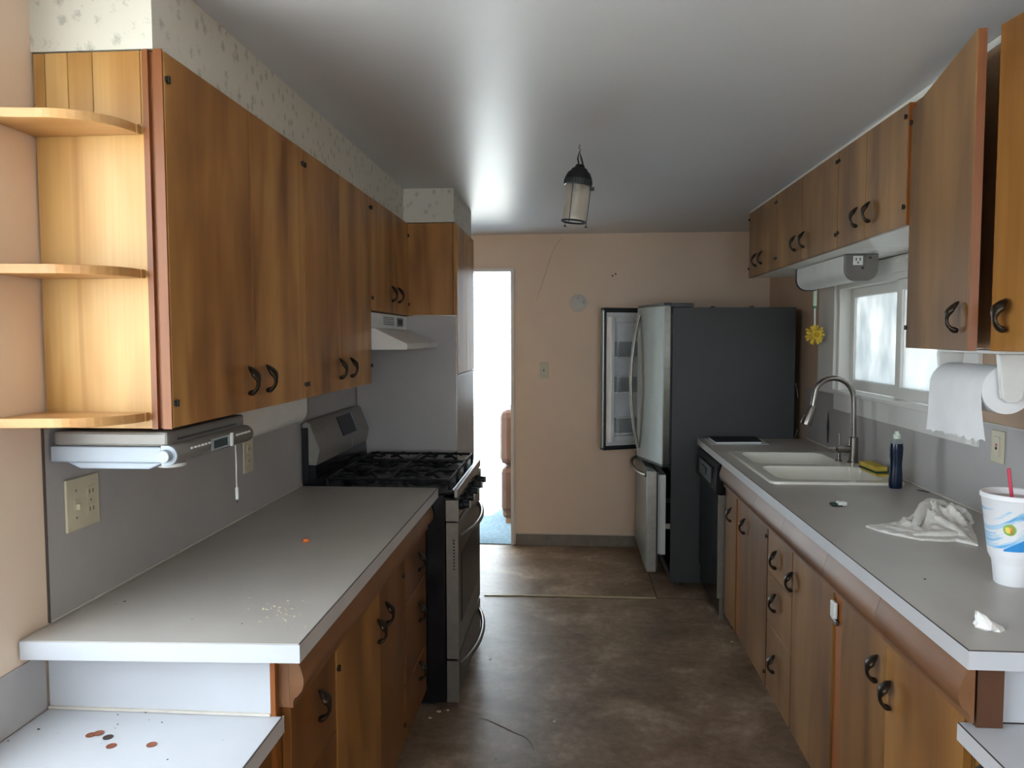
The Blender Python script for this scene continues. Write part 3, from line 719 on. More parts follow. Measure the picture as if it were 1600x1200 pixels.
# ------------------------------------------------------------------ armchair beyond the doorway
ac = thing('armchair', 'brown leather armchair seen through the doorway', 'armchair', (-.15, 6.55, 0))
part('base', box(-.545, .25, 6.1, 6.9, .05, .42, .03), 'sofa', ac)
part('backrest', box(-.50, .2, 6.72, 6.95, .35, .95, .05), 'sofa', ac)
part('arm', box(-.555, -.38, 6.08, 6.88, .10, .47, .04), 'sofa', ac); part('arm', box(.1, .27, 6.08, 6.88, .10, .60, .04), 'sofa', ac)
part('cushion', box(-.57, -.30, 6.10, 6.80, .48, .93, .06), 'sofa', ac)
for x in (-.5, .2):
    for y in (6.15, 6.85): part('leg', box(x-.02, x+.02, y-.02, y+.02, .006, .06), 'wood_raw', ac)

# ------------------------------------------------------------------ ceiling lantern
ln = thing('ceiling_lantern', 'black capped cylinder lantern hanging from a ceiling hook', 'lantern', (.03, 3.0, 1.94))
T = Vector((.034, 3.0, 2.165)); D_ = (Vector((.010, 3.0, 1.95))-Vector((.034, 3.0, 2.165))).normalized()
rot = Vector((0, 0, -1)).rotation_difference(D_).to_matrix().to_4x4()
mt = Matrix.Translation(T) @ rot
def ll(prof, n=28): return B().lathe(prof, (0, 0, 0), n).xf(mt)
part('cap', ll([(.0, .012), (.016, .010), (.020, .0), (.030, -.006), (.032, -.012), (.044, -.022), (.052, -.040), (.053, -.048), (.048, -.050)]), 'black_m', ln, None, True)
b = B().lathe([(.0525, -.048), (.0525, -.068), (.047, -.070)], (0, 0, 0), 28)
for k in range(28):
    a = 2*PI*k/28; b.tube([(.053*math.cos(a), .053*math.sin(a), -.049), (.053*math.cos(a), .053*math.sin(a), -.067)], .002, 5)
part('collar', b.xf(mt), 'dgrey', ln)
part('tube_glass', B().lathe([(.047, -.069), (.044, -.205)], (0, 0, 0), 32, cap=False).xf(mt), 'lantern_glass', ln, None, True)
part('inner_tube', ll([(.014, -.07), (.013, -.20), (.0, -.20)]), 'white_pl', ln, None, True)
b = B()
for k in range(32):
    a0, a1 = 2*PI*k/32, 2*PI*(k+1)/32
    b.tube([(.0455*math.cos(a0), .0455*math.sin(a0), -.207), (.0455*math.cos(a1), .0455*math.sin(a1), -.207)], .004, 6)
part('ring', b.xf(mt), 'dgrey', ln)
for a in (250, 10, 130):
    ca, sa = math.cos(math.radians(a)), math.sin(math.radians(a))
    part('wire', B().tube([(.052*ca, .052*sa, -.06), (.050*ca, .050*sa, -.20), (.050*ca, .050*sa, -.222)], .0016, 6).xf(mt), 'dgrey', ln)
    part('wire_foot', B().tube([(.050*ca-.006, .050*sa, -.222), (.050*ca+.006, .050*sa, -.222)], .0022, 6).xf(mt), 'dgrey', ln)
part('strap', B().tube([(.030, 3.0, 2.178), (.026, 3.0, 2.20), (.032, 2.998, 2.225), (.040, 3.0, 2.20), (.046, 3.0, 2.176)], .0035, 6), 'black_m', ln)
part('tab', box(.072, .090, 2.985, 3.0, 2.075, 2.087, .001), 'black_m', ln)
part('hook', B().tube([(.033, 2.999, 2.222), (.037, 2.999, 2.232), (.030, 3.0, 2.240), (.034, 3.0, 2.2519)], .0018, 6), 'steel_dark', ln)

# ------------------------------------------------------------------ refrigerator
fr = thing('refrigerator', 'charcoal and steel french door refrigerator with its doors ajar', 'refrigerator', (.97, 5.0, 0))
FX0, FX1, FY0, FY1 = .607, 1.32, 4.62, 5.45
b = B()                                      # open cabinet shell
b.box(FX0, FX1, FY0, FY0+.03, .03, 1.69).box(FX0, FX1, FY1-.03, FY1, .03, 1.69).box(FX0, FX1, FY0+.03, FY1-.03, 1.655, 1.69)
b.box(FX0, FX1, FY0+.03, FY1-.03, .03, .08).box(FX1-.04, FX1, FY0+.03, FY1-.03, .08, 1.655).box(FX0, FX1-.04, FY0+.03, FY1-.03, .70, .745)
part('body', b, 'fridge_side', fr, 'charcoal cabinet')
for z in (1.0, 1.25, 1.45): part('shelf', box(FX0+.06, FX1-.05, FY0+.035, FY1-.035, z, z+.008), 'bin', fr)
part('top_hinge_cover', box(.56, .73, 4.63, 4.72, 1.692, 1.716, .004), 'dgrey', fr)
part('top_hinge_cover', box(.58, .73, 5.34, 5.44, 1.692, 1.716, .004), 'dgrey', fr)
for (x, y) in ((.85, 4.68), (1.08, 4.68), (.66, 4.66)):
    part('hinge_bolt' if x > .7 else 'foot', B().lathe([(.014, 1.691 if x > .7 else 0), (.012, 1.699 if x > .7 else .03)], (x, y, 0), 12), 'dgrey', fr)
part('foot', B().lathe([(.014, 0), (.012, .03)], (.66, 5.38, 0), 12), 'steel', fr); part('foot', B().lathe([(.014, 0), (.012, .03)], (1.25, 4.7, 0), 12), 'steel', fr); part('foot', B().lathe([(.014, 0), (.012, .03)], (1.25, 5.38, 0), 12), 'steel', fr)
part('kick_grille', box(FX0+.02, FX0+.04, FY0+.03, FY1-.03, .03, .085), 'black', fr)
def fdoor(hx, hy, ang, sgn, near):
    # local frame: u along the door width from the hinge, v outward from the cabinet (to -X when shut)
    W, Z0, Z1, TH = .410, .745, 1.706, .058
    m = Matrix.Translation((hx, hy, 0)) @ Matrix.Rotation(ang, 4, 'Z') @ Matrix(((0, -1, 0, 0), (sgn, 0, 0, 0), (0, 0, 1, 0), (0, 0, 0, 1)))
    # matrix above maps (u, v) -> x=-v, y=sgn*u
    b = B().box(0, W, TH-.045, TH, Z0, Z1, .006); o = part('door', b.xf(m), 'steel_blue', fr, 'steel front door')
    part('door_edge', box(-.0012, .0, TH-.044, TH-.004, Z0+.006, Z1-.006).xf(m), 'steel', o)
    part('top_cap', box(.002, W-.002, .002, TH-.003, Z1-.001, Z1+.012, .003).xf(m), 'dgrey', o); part('bottom_cap', box(.002, W-.002, .002, TH-.003, Z0-.012, Z0+.001, .003).xf(m), 'dgrey', o)
    part('gasket', box(.006, W-.006, .0, TH-.046, Z0+.006, Z1-.006).xf(m), 'dgrey', o)
    b = B()
    for q in ((.02, .05), (W-.05, W-.02)): b.box(q[0], q[1], -.07, .0, Z0+.05, Z1-.05, .006)
    b.box(.05, W-.05, -.035, .0, Z0+.05, Z0+.09, .004).box(.05, W-.05, -.035, .0, Z1-.09, Z1-.05, .004).box(.02, W-.02, -.004, 0, Z0+.02, Z1-.02)
    part('liner', b.xf(m), 'liner', o, 'pale inner door liner')
    for z in (Z0+.12, Z0+.40, Z0+.64):
        b = B().box(.052, W-.052, -.10, -.006, z, z+.008).box(.052, W-.052, -.104, -.10, z, z+.10).box(.052, .056, -.10, -.006, z+.008, z+.10).box(W-.056, W-.052, -.10, -.006, z+.008, z+.10)
        bn = part('bin', b.xf(m), 'bin', o, 'clear door bin')
        part('bin_rim', box(.05, W-.05, -.107, -.100, z+.10, z+.108).xf(m), 'white_pl', o)
        part('bin_shelf', box(.052, W-.052, -.1, -.006, z-.012, z-.002).xf(m), 'white_pl', o)
    hz = [Z0+.06, Z0+.10, Z0+.2, Z0+.35, (Z0+Z1)/2, Z1-.35, Z1-.2, Z1-.10, Z1-.05]
    pts = []
    for z in hz:
        t = (z-(Z0+Z1)/2)/((Z1-Z0)/2-.05); pts.append((W-.045, TH+.004+.055*max(0, 1-t*t), z))
    part('handle', B().tube(pts, .011, 10).xf(m), 'steel', o, 'bowed steel door handle', True)
fdoor(.612-.006, FY0+.002, -math.radians(-17), 1, True)
fdoor(.612-.006, FY1-.002, math.radians(-67), -1, False)
# freezer drawer pulled out
fz = part('freezer_drawer', box(.463, .520, FY0+.004, FY1-.004, .088, .712, .006), 'steel_blue', fr)
part('drawer_edge', box(.467, .520, FY0+.001, FY0+.004, .095, .706), 'steel', fz)
part('gasket', box(.520, .532, FY0+.015, FY1-.015, .10, .70), 'dgrey', fz)
part('drawer_liner', box(.548, .580, FY0+.035, FY1-.035, .19, .68).box(.532, .548, FY0+.05, FY1-.05, .19, .68), 'white_pl', fz)
part('rail', box(.58, .95, FY0+.034, FY0+.05, .35, .38).box(.58, .95, FY1-.05, FY1-.034, .35, .38), 'steel', fz)
pts = [(.465, FY0+.05, .675)]+[(.465-.058*math.sin(PI*k/10)**.6, FY0+.05+.73*k/10, .675) for k in range(1, 10)]+[(.465, FY0+.78, .675)]
part('handle', B().tube(pts, .012, 10), 'steel', fz, 'bowed steel drawer handle', True)
b = B().tube([P(1243, 598, Y=4.8), P(1250, 640, Y=4.8), P(1249, 660, Y=4.8), P(1240, 690, Y=4.8)], .003, 6)
single('power_cable', b, 'white_pl', 'thin pale cable behind the refrigerator', 'cable')

# ------------------------------------------------------------------ right upper cabinets
u = None
def upper_right(y0, y1, ym, hs, hg, label):
    o = thing('upper_cabinet', label, 'cabinet', (1.22, (y0+y1)/2, 1.859))
    part('body', carcass(XRU+.0205, XR-.004, y0+.001, y1-.001, 1.862, 2.231).xf(Matrix.Identity(4)), 'wood_right', o)
    part('bottom_panel', box(XRU+.0205, XR-.004, y0+.001, y1-.001, 1.859, 1.8618), 'white_paint', o, 'white painted underside')
    front(o, 'door', XRU, ym, y1, 1.856, 2.231, 'wood_right', -1, (hs[0], 1.938), [(y1-.0105, z) for z in hg])
    front(o, 'door', XRU, y0, ym, 1.856, 2.231, 'wood_right', -1, (hs[1], 1.938), [(y0+.0105, z) for z in hg])
    return o
K = XRU/1.0543                               # the doors stand 20 mm in front of the frames
upper_right(4.067*K, 4.665*K, 4.388*K, (4.455*K, 4.325*K), (2.19, 1.91), 'short birch wall cabinet above the window, next to the refrigerator')
upper_right(3.155*K, 4.065*K, 3.63*K, (3.698*K, 3.561*K), (2.19, 1.91), 'middle of the three short birch wall cabinets above the window')
o = upper_right(2.53*K, 3.153*K, 2.866*K, (2.926*K, 2.806*K), (2.19, 1.915), 'short birch wall cabinet above the window, beside the open tall cabinet')
part('side_edge', box(XRU+.001, XRU+.0195, 2.53*K-.004, 2.53*K-.0005, 1.857, 2.23), 'wood_red', o, 'orange door edge')
tc_ = thing('upper_cabinet', 'tall birch wall cabinet with both doors standing ajar', 'cabinet', (1.22, 1.83, 1.48))
TY0, TY1, TZ0, TZ1 = 1.17, 2.47, 1.482, 2.231
b = carcass(XRU+.0205, XR-.004, TY0, TY1, TZ0, TZ1, .018)
part('body', b, 'wood_raw', tc_, 'dark plywood inside')
for z in (1.715, 1.945): part('shelf', box(XRU+.05, XR-.011, TY0+.019, TY1-.019, z, z+.018), 'wood_raw', tc_)
def odoor(hx, hy, ex, ey, mat, hin):
    d = Vector((ex-hx, ey-hy, 0)); L = d.length; d.normalize(); s = 1 if ey > hy else -1
    n = Vector((-abs(d.y), 0, 0)); n = Vector((d.y, -d.x, 0)) * (-1 if d.y > 0 else 1)   # outward (-X)
    if n.x > 0: n = -n
    m = Matrix(((d.x, n.x, 0, hx), (d.y, n.y, 0, hy), (0, 0, 1, 0), (0, 0, 0, 1)))
    o = part('door', box(0, L, -.02, 0, TZ0-.004, TZ1-.03, .0015, 1).xf(m), mat, tc_)
    part('door_edge', box(L, L+.0012, -.019, -.001, TZ0-.003, TZ1-.031).xf(m), 'wood_edge', o, 'orange solid edge')
    hp = m @ Vector((L-.055, 0, 1.553)); ang = math.atan2(n.y, n.x)
    put(HM, 'handle', hp, o, ang)
    for z in hin: put(GM, 'hinge', m @ Vector((.008, 0, z)), o, ang)
odoor(XRU, 2.455, .909, 1.832, 'wood_right', (2.16, 1.54))
odoor(XRU, 1.195, .950, 1.815, 'wood_amber', (2.16, 1.54))
# under-cabinet fluorescent light with outlet
ul = thing('under_cabinet_light', 'white under-cabinet light with an outlet on its end, over the sink', 'light fixture', (1.21, 3.7, 1.75))
part('diffuser', B().prism(dshape(1.15, 1.275, 1.752, 1.856, .05), 'y', 3.345, 4.02), 'white_pl', ul, None, True)
part('end_cap', B().prism(dshape(1.146, 1.279, 1.745, 1.858, .052), 'y', 3.315, 3.344, .003), 'grey_pl', ul, 'grey end cap')
part('end_cap', B().prism(dshape(1.146, 1.279, 1.747, 1.858, .052), 'y', 4.021, 4.032), 'dgrey', ul)
s_ = part('socket', box(1.175, 1.215, 3.3125, 3.316, 1.812, 1.850, .001), 'white_pl', ul)
for dx in (-.008, .008): part('slot', box(1.195+dx-.002, 1.195+dx+.002, 3.3115, 3.3126, 1.830, 1.842), 'dirt', s_)
part('slot', box(1.192, 1.198, 3.3115, 3.3126, 1.819, 1.825), 'dirt', s_)
for x, z in ((1.245, 1.842), (1.215, 1.800)): part('button', B().lathe([(.006, 3.3155), (.005, 3.311)], (x, 0, z), 10, 'y'), 'dgrey', ul)
single('curtain_rod', B().tube([(XR-.05, 2.72, 1.83), (XR-.05, 3.30, 1.83)], .006, 8).box(XR-.055, XR, 2.72, 2.73, 1.823, 1.837).box(XR-.055, XR, 3.29, 3.30, 1.823, 1.837), 'white_paint', 'thin white curtain rod above the window', 'curtain rod')

# ------------------------------------------------------------------ right worktop with sink
XRc = .7567; YRN, YRF = 1.483, 4.605
SX0, SX1, SY0, SY1 = .815, 1.350, 3.15, 4.01     # sink rim
HX0, HX1, HY0, HY1 = SX0+.02, SX1-.02, SY0+.02, SY1-.02
rc = thing('countertop', 'grey laminate worktop on the right holding the sink', 'countertop', (1.08, 3.0, CB))
b = B()
for x0, x1, y0, y1 in ((XRc+.003, XR-.006, YRN+.003, HY0), (XRc+.003, XR-.006, HY1, YRF), (XRc+.003, HX0, HY0, HY1), (HX1, XR-.006, HY0, HY1)): b.box(x0, x1, y0, y1, CB+.001, CT)
part('top', b, 'laminate', rc)
part('edge_band', box(XRc, XRc+.003, YRN, YRF, CB, CT-.0018), 'lam_edge', rc, 'pale laminate edge')
part('edge_band', box(XRc+.003, XR-.006, YRN, YRN+.003, CB, CT-.0018), 'lam_white', rc, 'white laminate end edge')
part('edge_seam', box(XRc+.0004, XRc+.003, YRN+.0004, YRF, CT-.0018, CT-.0002).box(XRc+.003, XR-.006, YRN+.0004, YRN+.003, CT-.0018, CT-.0002), 'seam', rc)
RBF = .795
js = [1.525, 1.944, 2.334, 2.80, 3.224, 3.955]
for y0, y1 in zip(js, js[1:]):
    part('apron_moulding', B().prism(ogee(RBF-.002, -1, CB-.001, .752), 'y', y0+.0006, y1-.0006), 'wood_mould', rc, 'rounded brown wood moulding under the worktop', True)
part('riser_panel', box(.852, XR-.006, 1.556, 1.562, DESK+.001, CB), 'lam_white', rc, 'white laminate riser above the desk')
part('end_block', box(.8, .850, 1.530, 1.556, DESK+.001, CB-.001), 'wood_block', rc, 'dark brown wood end block')
# base cabinets
def rbase(label, y0, y1):
    g = thing('base_cabinet', label, 'cabinet', (1.1, (y0+y1)/2, 0))
    part('body', box(RBF+.0205, XR-.006, y0, y1, .085, .72).box(RBF+.0205, RBF+.045, y0, y1, .72, CB-.004), 'wood_base', g); part('toe_kick', toe(RBF+.07, XR-.006, y0, y1), 'wood_raw', g); return g
g = rbase('birch base cabinet under the sink with an orange stile between two doors', 3.104, 3.955)
front(g, 'door', RBF, 3.69, 3.95, .09, .75, 'wood_base', -1, (3.765, .642)); part('stile', box(RBF+.006, RBF+.02, 3.59, 3.69, .09, .75), 'wood_red', g, 'orange stile')
front(g, 'door', RBF, 3.11, 3.59, .09, .75, 'wood_base', -1, (3.48, .655), ((3.118, .71), (3.118, .15)))
g = rbase('birch base cabinet with three drawers near the middle of right worktop', 2.762, 3.102)
for z0, z1, hz in ((.575, .75, .655), (.37, .575, .487), (.09, .37, .247)): front(g, 'drawer', RBF, 2.764, 3.100, z0, z1, 'wood_base', -1, (2.95, hz))
g = rbase('birch base cabinet with one door and a child catch beside an orange stile', 2.265, 2.760)
front(g, 'door', RBF, 2.335, 2.758, .09, .75, 'wood_base', -1, (2.735, .64)); part('stile', box(RBF+.006, RBF+.02, 2.27, 2.335, .09, .75), 'wood_red', g, 'orange stile')
part('catch', box(RBF-.012, RBF, 2.295, 2.33, .672, .722, .004), 'white_pl', g, 'white plastic child catch'); part('catch_base', box(RBF-.008, RBF, 2.285, 2.335, .655, .670, .003), 'steel_dark', g)
g = rbase('amber base cabinet with paired doors nearest the camera on the right', 1.565, 2.263)
front(g, 'door', RBF, 1.945, 2.262, .09, .75, 'wood_base', -1, (1.985, .655)); front(g, 'door', RBF, 1.567, 1.945, .09, .75, 'wood_amber', -1, (1.90, .625))
# right desk
d2 = thing('desk', 'low white laminate desk top in the right foreground', 'desk', (1.08, 1.1, 0))
part('top', box(.778, XR-.006, .95, 1.552, DESK-.036, DESK), 'lam_white', d2); part('edge_band', box(.775, .778, .95, 1.552, DESK-.036, DESK-.0018), 'lam_edge', d2)
part('edge_seam', box(.7754, .778, .95, 1.552, DESK-.0018, DESK-.0002), 'seam', d2)
g2 = part('pedestal', box(.83, XR-.006, .97, 1.55, .08, DESK-.037).box(.87, XR-.006, .97, 1.55, 0, .08), 'wood_amber', d2)
dd = part('drawer', box(.81, .83, .98, 1.548, .50, DESK-.040, .0015, 1), 'wood_amber', g2); part('drawer', box(.81, .83, .98, 1.548, .09, .495, .0015, 1), 'wood_amber', g2)
put(HM, 'handle', (.81, 1.48, .655), g2, PI)

# sink
sk = thing('kitchen_sink', 'white double bowl drop-in sink', 'sink', (1.08, 3.58, .72))
def rrect(x0, x1, y0, y1, r, z, n=6):
    p = []
    for cx, cy, a0 in ((x1-r, y1-r, 0), (x0+r, y1-r, 90), (x0+r, y0+r, 180), (x1-r, y0+r, 270)):
        for k in range(n+1): a = math.radians(a0+90*k/n); p.append((cx+r*math.cos(a), cy+r*math.sin(a), z))
    return p
bowls = ((.862, 1.262, 3.60, 3.965), (.862, 1.300, 3.205, 3.545))
b = B(); bm = b.bm
def ring_edges(pts):
    V = [bm.verts.new(p) for p in pts]; return [bm.edges.new((V[i], V[(i+1) % len(V)])) for i in range(len(V))]
E_ = ring_edges(rrect(SX0+.004, SX1-.004, SY0+.004, SY1-.004, .03, .926))
for q in bowls: E_ += ring_edges(rrect(*q, .06, .926))
bmesh.ops.triangle_fill(bm, use_beauty=True, use_dissolve=False, edges=E_, normal=(0, 0, 1))
b.loft([rrect(SX0+.004, SX1-.004, SY0+.004, SY1-.004, .03, .926), rrect(SX0+.001, SX1-.001, SY0+.001, SY1-.001, .03, .9235), rrect(SX0, SX1, SY0, SY1, .03, .9155)], False, False)
part('rim', b, 'porcelain', sk, None, True)
for x0, x1, y0, y1 in bowls:
    L = [rrect(x0, x1, y0, y1, .06, .926), rrect(x0+.004, x1-.004, y0+.004, y1-.004, .06, .920), rrect(x0+.012, x1-.012, y0+.012, y1-.012, .06, .85), rrect(x0+.02, x1-.02, y0+.02, y1-.02, .06, .775), rrect(x0+.045, x1-.045, y0+.045, y1-.045, .05, .755)]
    bo = part('bowl', B().loft(L, False, True), 'porcelain', sk, None, True)
    part('drain', B().lathe([(.04, .7555), (.036, .757), (.02, .7555)], ((x0+x1)/2, (y0+y1)/2, 0), 20), 'steel', bo)

# faucet
fa = thing('kitchen_faucet', 'brushed nickel gooseneck faucet behind the sink', 'faucet', (1.318, 3.654, .927))
fx, fy = 1.318, 3.654
part('post', B().lathe([(.026, .927), (.026, .932), (.022, .936), (.021, 1.045), (.016, 1.048)], (fx, fy, 0), 24), 'nickel', fa, None, True)
pts = [(fx, fy, 1.045), (fx-.002, fy, 1.12), (fx-.004, fy, 1.20)]
cx, cz, R_ = 1.222, 1.232, .090
for k in range(11):
    a = math.radians(2+k*15.2); pts.append((cx+R_*math.cos(a), fy, cz+R_*math.sin(a)))
pts.append((1.128, fy, 1.185))
part('gooseneck', B().tube(pts, .0125, 14), 'nickel', fa, None, True)
part('spray_head', B().tube([(1.130, fy, 1.192), (1.122, fy, 1.17), (1.105, fy, 1.125), (1.098, fy, 1.105)], [.016, .020, .026, .026], 16), 'nickel', fa, None, True)
part('valve', B().tube([(fx-.015, fy, .99), (fx-.075, fy, .99)], .017, 16), 'nickel', fa, None, True)
part('lever', B().tube([(fx-.062, fy, 1.0), (fx-.066, fy, 1.065)], .004, 8), 'nickel', fa); part('lever_tip', B().tube([(fx-.073, fy, .992), (fx-.115, fy, .994)], .006, 8), 'nickel', fa)
sd = single('soap_dispenser', B().lathe([(.016, .927), (.016, .931), (.009, .934), (.008, .966), (.012, .968), (.011, .974), (.0, .974)], (1.268, 3.70, 0), 16), 'nickel', 'short nickel stub beside the faucet base', 'dispenser', smooth=True)
c0, c1_ = P(1294, 643, X=XR-.006), P(1293, 692, X=XR-.012)
single('dark_strip', B().tube([c0, (c0*.5+c1_*.5), c1_], [.001, .007, .002], 6), 'black_m', 'thin dark pointed strip leaning on the splash behind the faucet', 'strip')

# dishwasher
dw = thing('dishwasher', 'black dishwasher with steel side trim next to the refrigerator', 'dishwasher', (1.05, 4.27, 0))
DY0, DY1 = 3.968, 4.59
part('body', box(.80, XR-.02, DY0, DY1, .09, CB-.004), 'dgrey', dw); part('toe_kick', box(.84, XR-.1, DY0, DY1, 0, .09), 'black_m', dw)
part('door', box(.772, .799, DY0+.012, DY1-.005, .16, .70, .004), 'black', dw)
part('lower_panel', box(.78, .799, DY0+.012, DY1-.005, .055, .155, .003), 'black', dw)
cp_ = part('control_panel', B().prism([(.799, .702), (.752, .705), (.748, .72), (.756, .855), (.764, .862), (.799, .862)], 'y', DY0+.006, DY1-.005, .003), 'black', dw)
part('panel_recess', box(.745, .7525, DY0+.12, DY1-.10, .735, .825, .002), 'black_m', cp_); part('latch', box(.740, .746, 4.22, 4.36, .765, .80, .002), 'black_m', cp_)
part('side_trim', box(.764, .7985, DY0-.004, DY0+.011, .16, .70), 'steel', dw, 'steel side trim'); part('lower_trim', box(.776, .7985, DY0-.003, DY0+.011, .055, .157), 'steel', dw)
part('edge_strip', box(.7995, .812, DY0-.011, DY0-.0045, .13, .70), 'white_pl', dw)
part('trim_screw', B().lathe([(.006, .7638), (.005, .7605)], (0, DY0+.003, .655), 10, 'x'), 'steel_dark', dw)

# ------------------------------------------------------------------ things on the right worktop
nb = thing('notebook', 'black covered notebook at the far end of right worktop', 'notebook', (.95, 4.44, CT))
def quadbox(pts, z0, z1): return B().prism(pts, 'z', z0, z1)
nq = [(.812, 4.32), (1.070, 4.345), (1.085, 4.56), (.812, 4.545)]
part('cover', quadbox(nq, CT+.013, CT+.017), 'navy', nb); part('pages', quadbox([(x*.99+.008, y*.99+.0445) for x, y in nq], CT+.004, CT+.013), 'paper', nb); part('cover', quadbox(nq, CT+.0025, CT+.004), 'navy', nb)
single('paper_sheet', quadbox([(.785, 4.305), (1.105, 4.325), (1.12, 4.575), (.79, 4.56)], CT+.0005, CT+.002), 'paper', 'white paper sheet lying under the notebook', 'paper')
p = P(1399, 763, Z=CT)
so = thing('soap_bottle', 'dark blue dish soap bottle with a clear cap beside the sink', 'bottle', (p.x, p.y, CT))
def ell(prof, sx, sy, n=24):
    return B().loft([[(p.x+r_*sx*math.cos(2*PI*j/n), p.y+r_*sy*math.sin(2*PI*j/n), CT+h_) for j in range(n)] for r_, h_ in prof])
part('bottle', ell([(.022, .0005), (.025, .004), (.0265, .03), (.0235, .075), (.0225, .10), (.025, .135), (.0255, .16), (.024, .178)], 1, .72), 'navy_soap', so, None, True)
part('shoulder', ell([(.0238, .179), (.020, .190), (.012, .197)], 1, .72), 'soap_clear', so, None, True)
part('cap', ell([(.0135, .1975), (.0135, .214), (.009, .216), (.008, .226), (.0, .227)], 1, 1), 'mint', so, None, True)
p1, p2 = P(1347, 738, Z=.927), P(1392, 748, Z=.927)
sg = thing('dish_sponge', 'yellow sponge with a green scouring face behind the soap bottle', 'sponge', (1.32, 3.42, .927))
b = B().prism([(1.285, 3.49), (1.345, 3.50), (1.343, 3.33), (1.292, 3.32)], 'z', .942, .962, .004); part('foam', b, 'sponge', sg)
part('scourer', B().prism([(1.285, 3.49), (1.345, 3.50), (1.343, 3.33), (1.292, 3.32)], 'z', .934, .942), 'green', sg); part('foam', B().prism([(1.283, 3.47), (1.34, 3.47), (1.34, 3.30), (1.288, 3.29)], 'z', .9265, .934), 'sponge', sg)
p = P(1309, 790, Z=CT)
cl = thing('plastic_clip', 'small white and green plastic clip in the middle of right worktop', 'clip', (p.x, p.y, CT))
part('case', box(p.x-.003, p.x+.030, p.y-.016, p.y+.016, CT+.0005, CT+.016, .006), 'white_pl', cl); part('base', box(p.x-.025, p.x-.003, p.y-.014, p.y+.014, CT+.0005, CT+.010, .003), 'green', cl); part('hook', B().tube([(p.x-.025, p.y-.018, CT+.003), (p.x+.01, p.y-.02, CT+.003)], .0025, 6), 'steel_dark', cl)
a, e = P(1433, 765.5, Z=CT+.002), P(1452, 769.5, Z=CT+.002)
single('twig', B().tube([a, (a+e)/2+Vector((0, .002, .001)), e], [.0015, .0025, .0015], 6), 'dirt', 'short dark twig on the worktop right of the soap bottle', 'twig')
single('dirt_speck', B().lathe([(.003, 0), (.002, .0015)], P(1445, 905, Z=CT+.0002), 8), 'dirt', 'tiny dark speck on the worktop between rag and tissue', 'speck')

# terry rag: crumpled pile with a flat tail to the left and a corner flap to the right
def rag():
    out = [(.926, 2.446), (.945, 2.384), (.974, 2.345), (1.024, 2.292), (1.086, 2.283), (1.122, 2.287), (1.158, 2.238), (1.20, 2.33), (1.235, 2.42), (1.27, 2.50), (1.28, 2.56), (1.25, 2.61), (1.18, 2.61), (1.10, 2.55), (1.03, 2.48), (.97, 2.458)]
    N, R = 128, 44
    def outl(t):
        k = t*len(out); i = int(k) % len(out); f_ = k-int(k); A, Bq = Vector(out[i]), Vector(out[(i+1) % len(out)]); return A+(Bq-A)*f_
    cc = Vector((1.15, 2.45)); b = B(); bm = b.bm
    def rid(x, y, f, sd):
        wx, wy = .02*noise.noise((x*9, y*9, sd+5)), .02*noise.noise((x*9, y*9, sd+9))
        return 1-min(1, 2.6*abs(noise.noise(((x+wx)*f, (y+wy)*f*.8, sd))))
    rings = []
    for r_ in range(R+1):
        rr = r_/R; row = []
        for j in range(N):
            o = outl(j/N); q = cc+(o-cc)*rr; d_ = (q-Vector((1.165, 2.485))).length
            env = max(0, 1-rr**2.2)*(.18+.82*math.exp(-(d_/.115)**2))
            z = env*(.034+.034*rid(q.x, q.y, 15, 2.3)+.016*rid(q.x, q.y, 31, 7.1)+.006*rid(q.x, q.y, 60, 4.4))
            z += .0035*(1+noise.noise((q.x*40, q.y*40, 1)))
            lift = .006*max(0, noise.noise((o.x*30, o.y*30, 4)))*rr**6
            sw = 1-.04*math.sin(8*rr)*(1 if rr < .9 else 0)
            row.append((cc.x+(q.x-cc.x)*sw, cc.y+(q.y-cc.y)*sw, CT+.003+z+lift))
        rings.append(row)
    V = [[bm.verts.new(p) for p in row] for row in rings[1:]]; c0 = bm.verts.new(rings[0][0])
    F = [bm.faces.new((c0, V[0][j], V[0][(j+1) % N])) for j in range(N)]
    for A, C in zip(V, V[1:]):
        for j in range(N): F.append(bm.faces.new((A[j], C[j], C[(j+1) % N], A[(j+1) % N])))
    low = [bm.verts.new((v.co.x, v.co.y, CT+.0006)) for v in V[-1]]
    for j in range(N): F.append(bm.faces.new((V[-1][j], low[j], low[(j+1) % N], V[-1][(j+1) % N])))
    F.append(bm.faces.new(low[::-1]))
    bmesh.ops.recalc_face_normals(bm, faces=F)
    return b
rg = thing('terry_rag', 'crumpled white terry rag on the right worktop', 'rag', (1.14, 2.45, CT))
part('cloth', rag(), 'terry', rg, None, True)
def fold(pts_, r0, r1):
    P_ = [Vector((x, y, CT+z)) for x, y, z in pts_]; Q_ = []
    for i in range(len(P_)-1):
        for k in range(5): Q_.append(P_[i].lerp(P_[i+1], k/5))
    Q_.append(P_[-1]); n_ = len(Q_)
    for _ in range(3): Q_ = [Q_[0]]+[(Q_[i-1]+Q_[i]*2+Q_[i+1])/4 for i in range(1, n_-1)]+[Q_[-1]]
    part('fold', B().tube(Q_, [r0+(r1-r0)*math.sin(PI*(i+.3)/(n_+.6))+.0015*math.sin(i*1.7) for i in range(n_)], 14, .85), 'terry', rg, None, True)
fold([(1.03, 2.36, .006), (1.06, 2.40, .03), (1.10, 2.46, .055), (1.15, 2.52, .066), (1.19, 2.52, .06), (1.21, 2.47, .035), (1.215, 2.42, .012)], .005, .019)
fold([(1.02, 2.33, .006), (1.07, 2.318, .014), (1.12, 2.322, .016), (1.16, 2.33, .010)], .006, .013)
fold([(1.20, 2.50, .05), (1.235, 2.52, .052), (1.262, 2.52, .035), (1.262, 2.48, .012)], .006, .013)
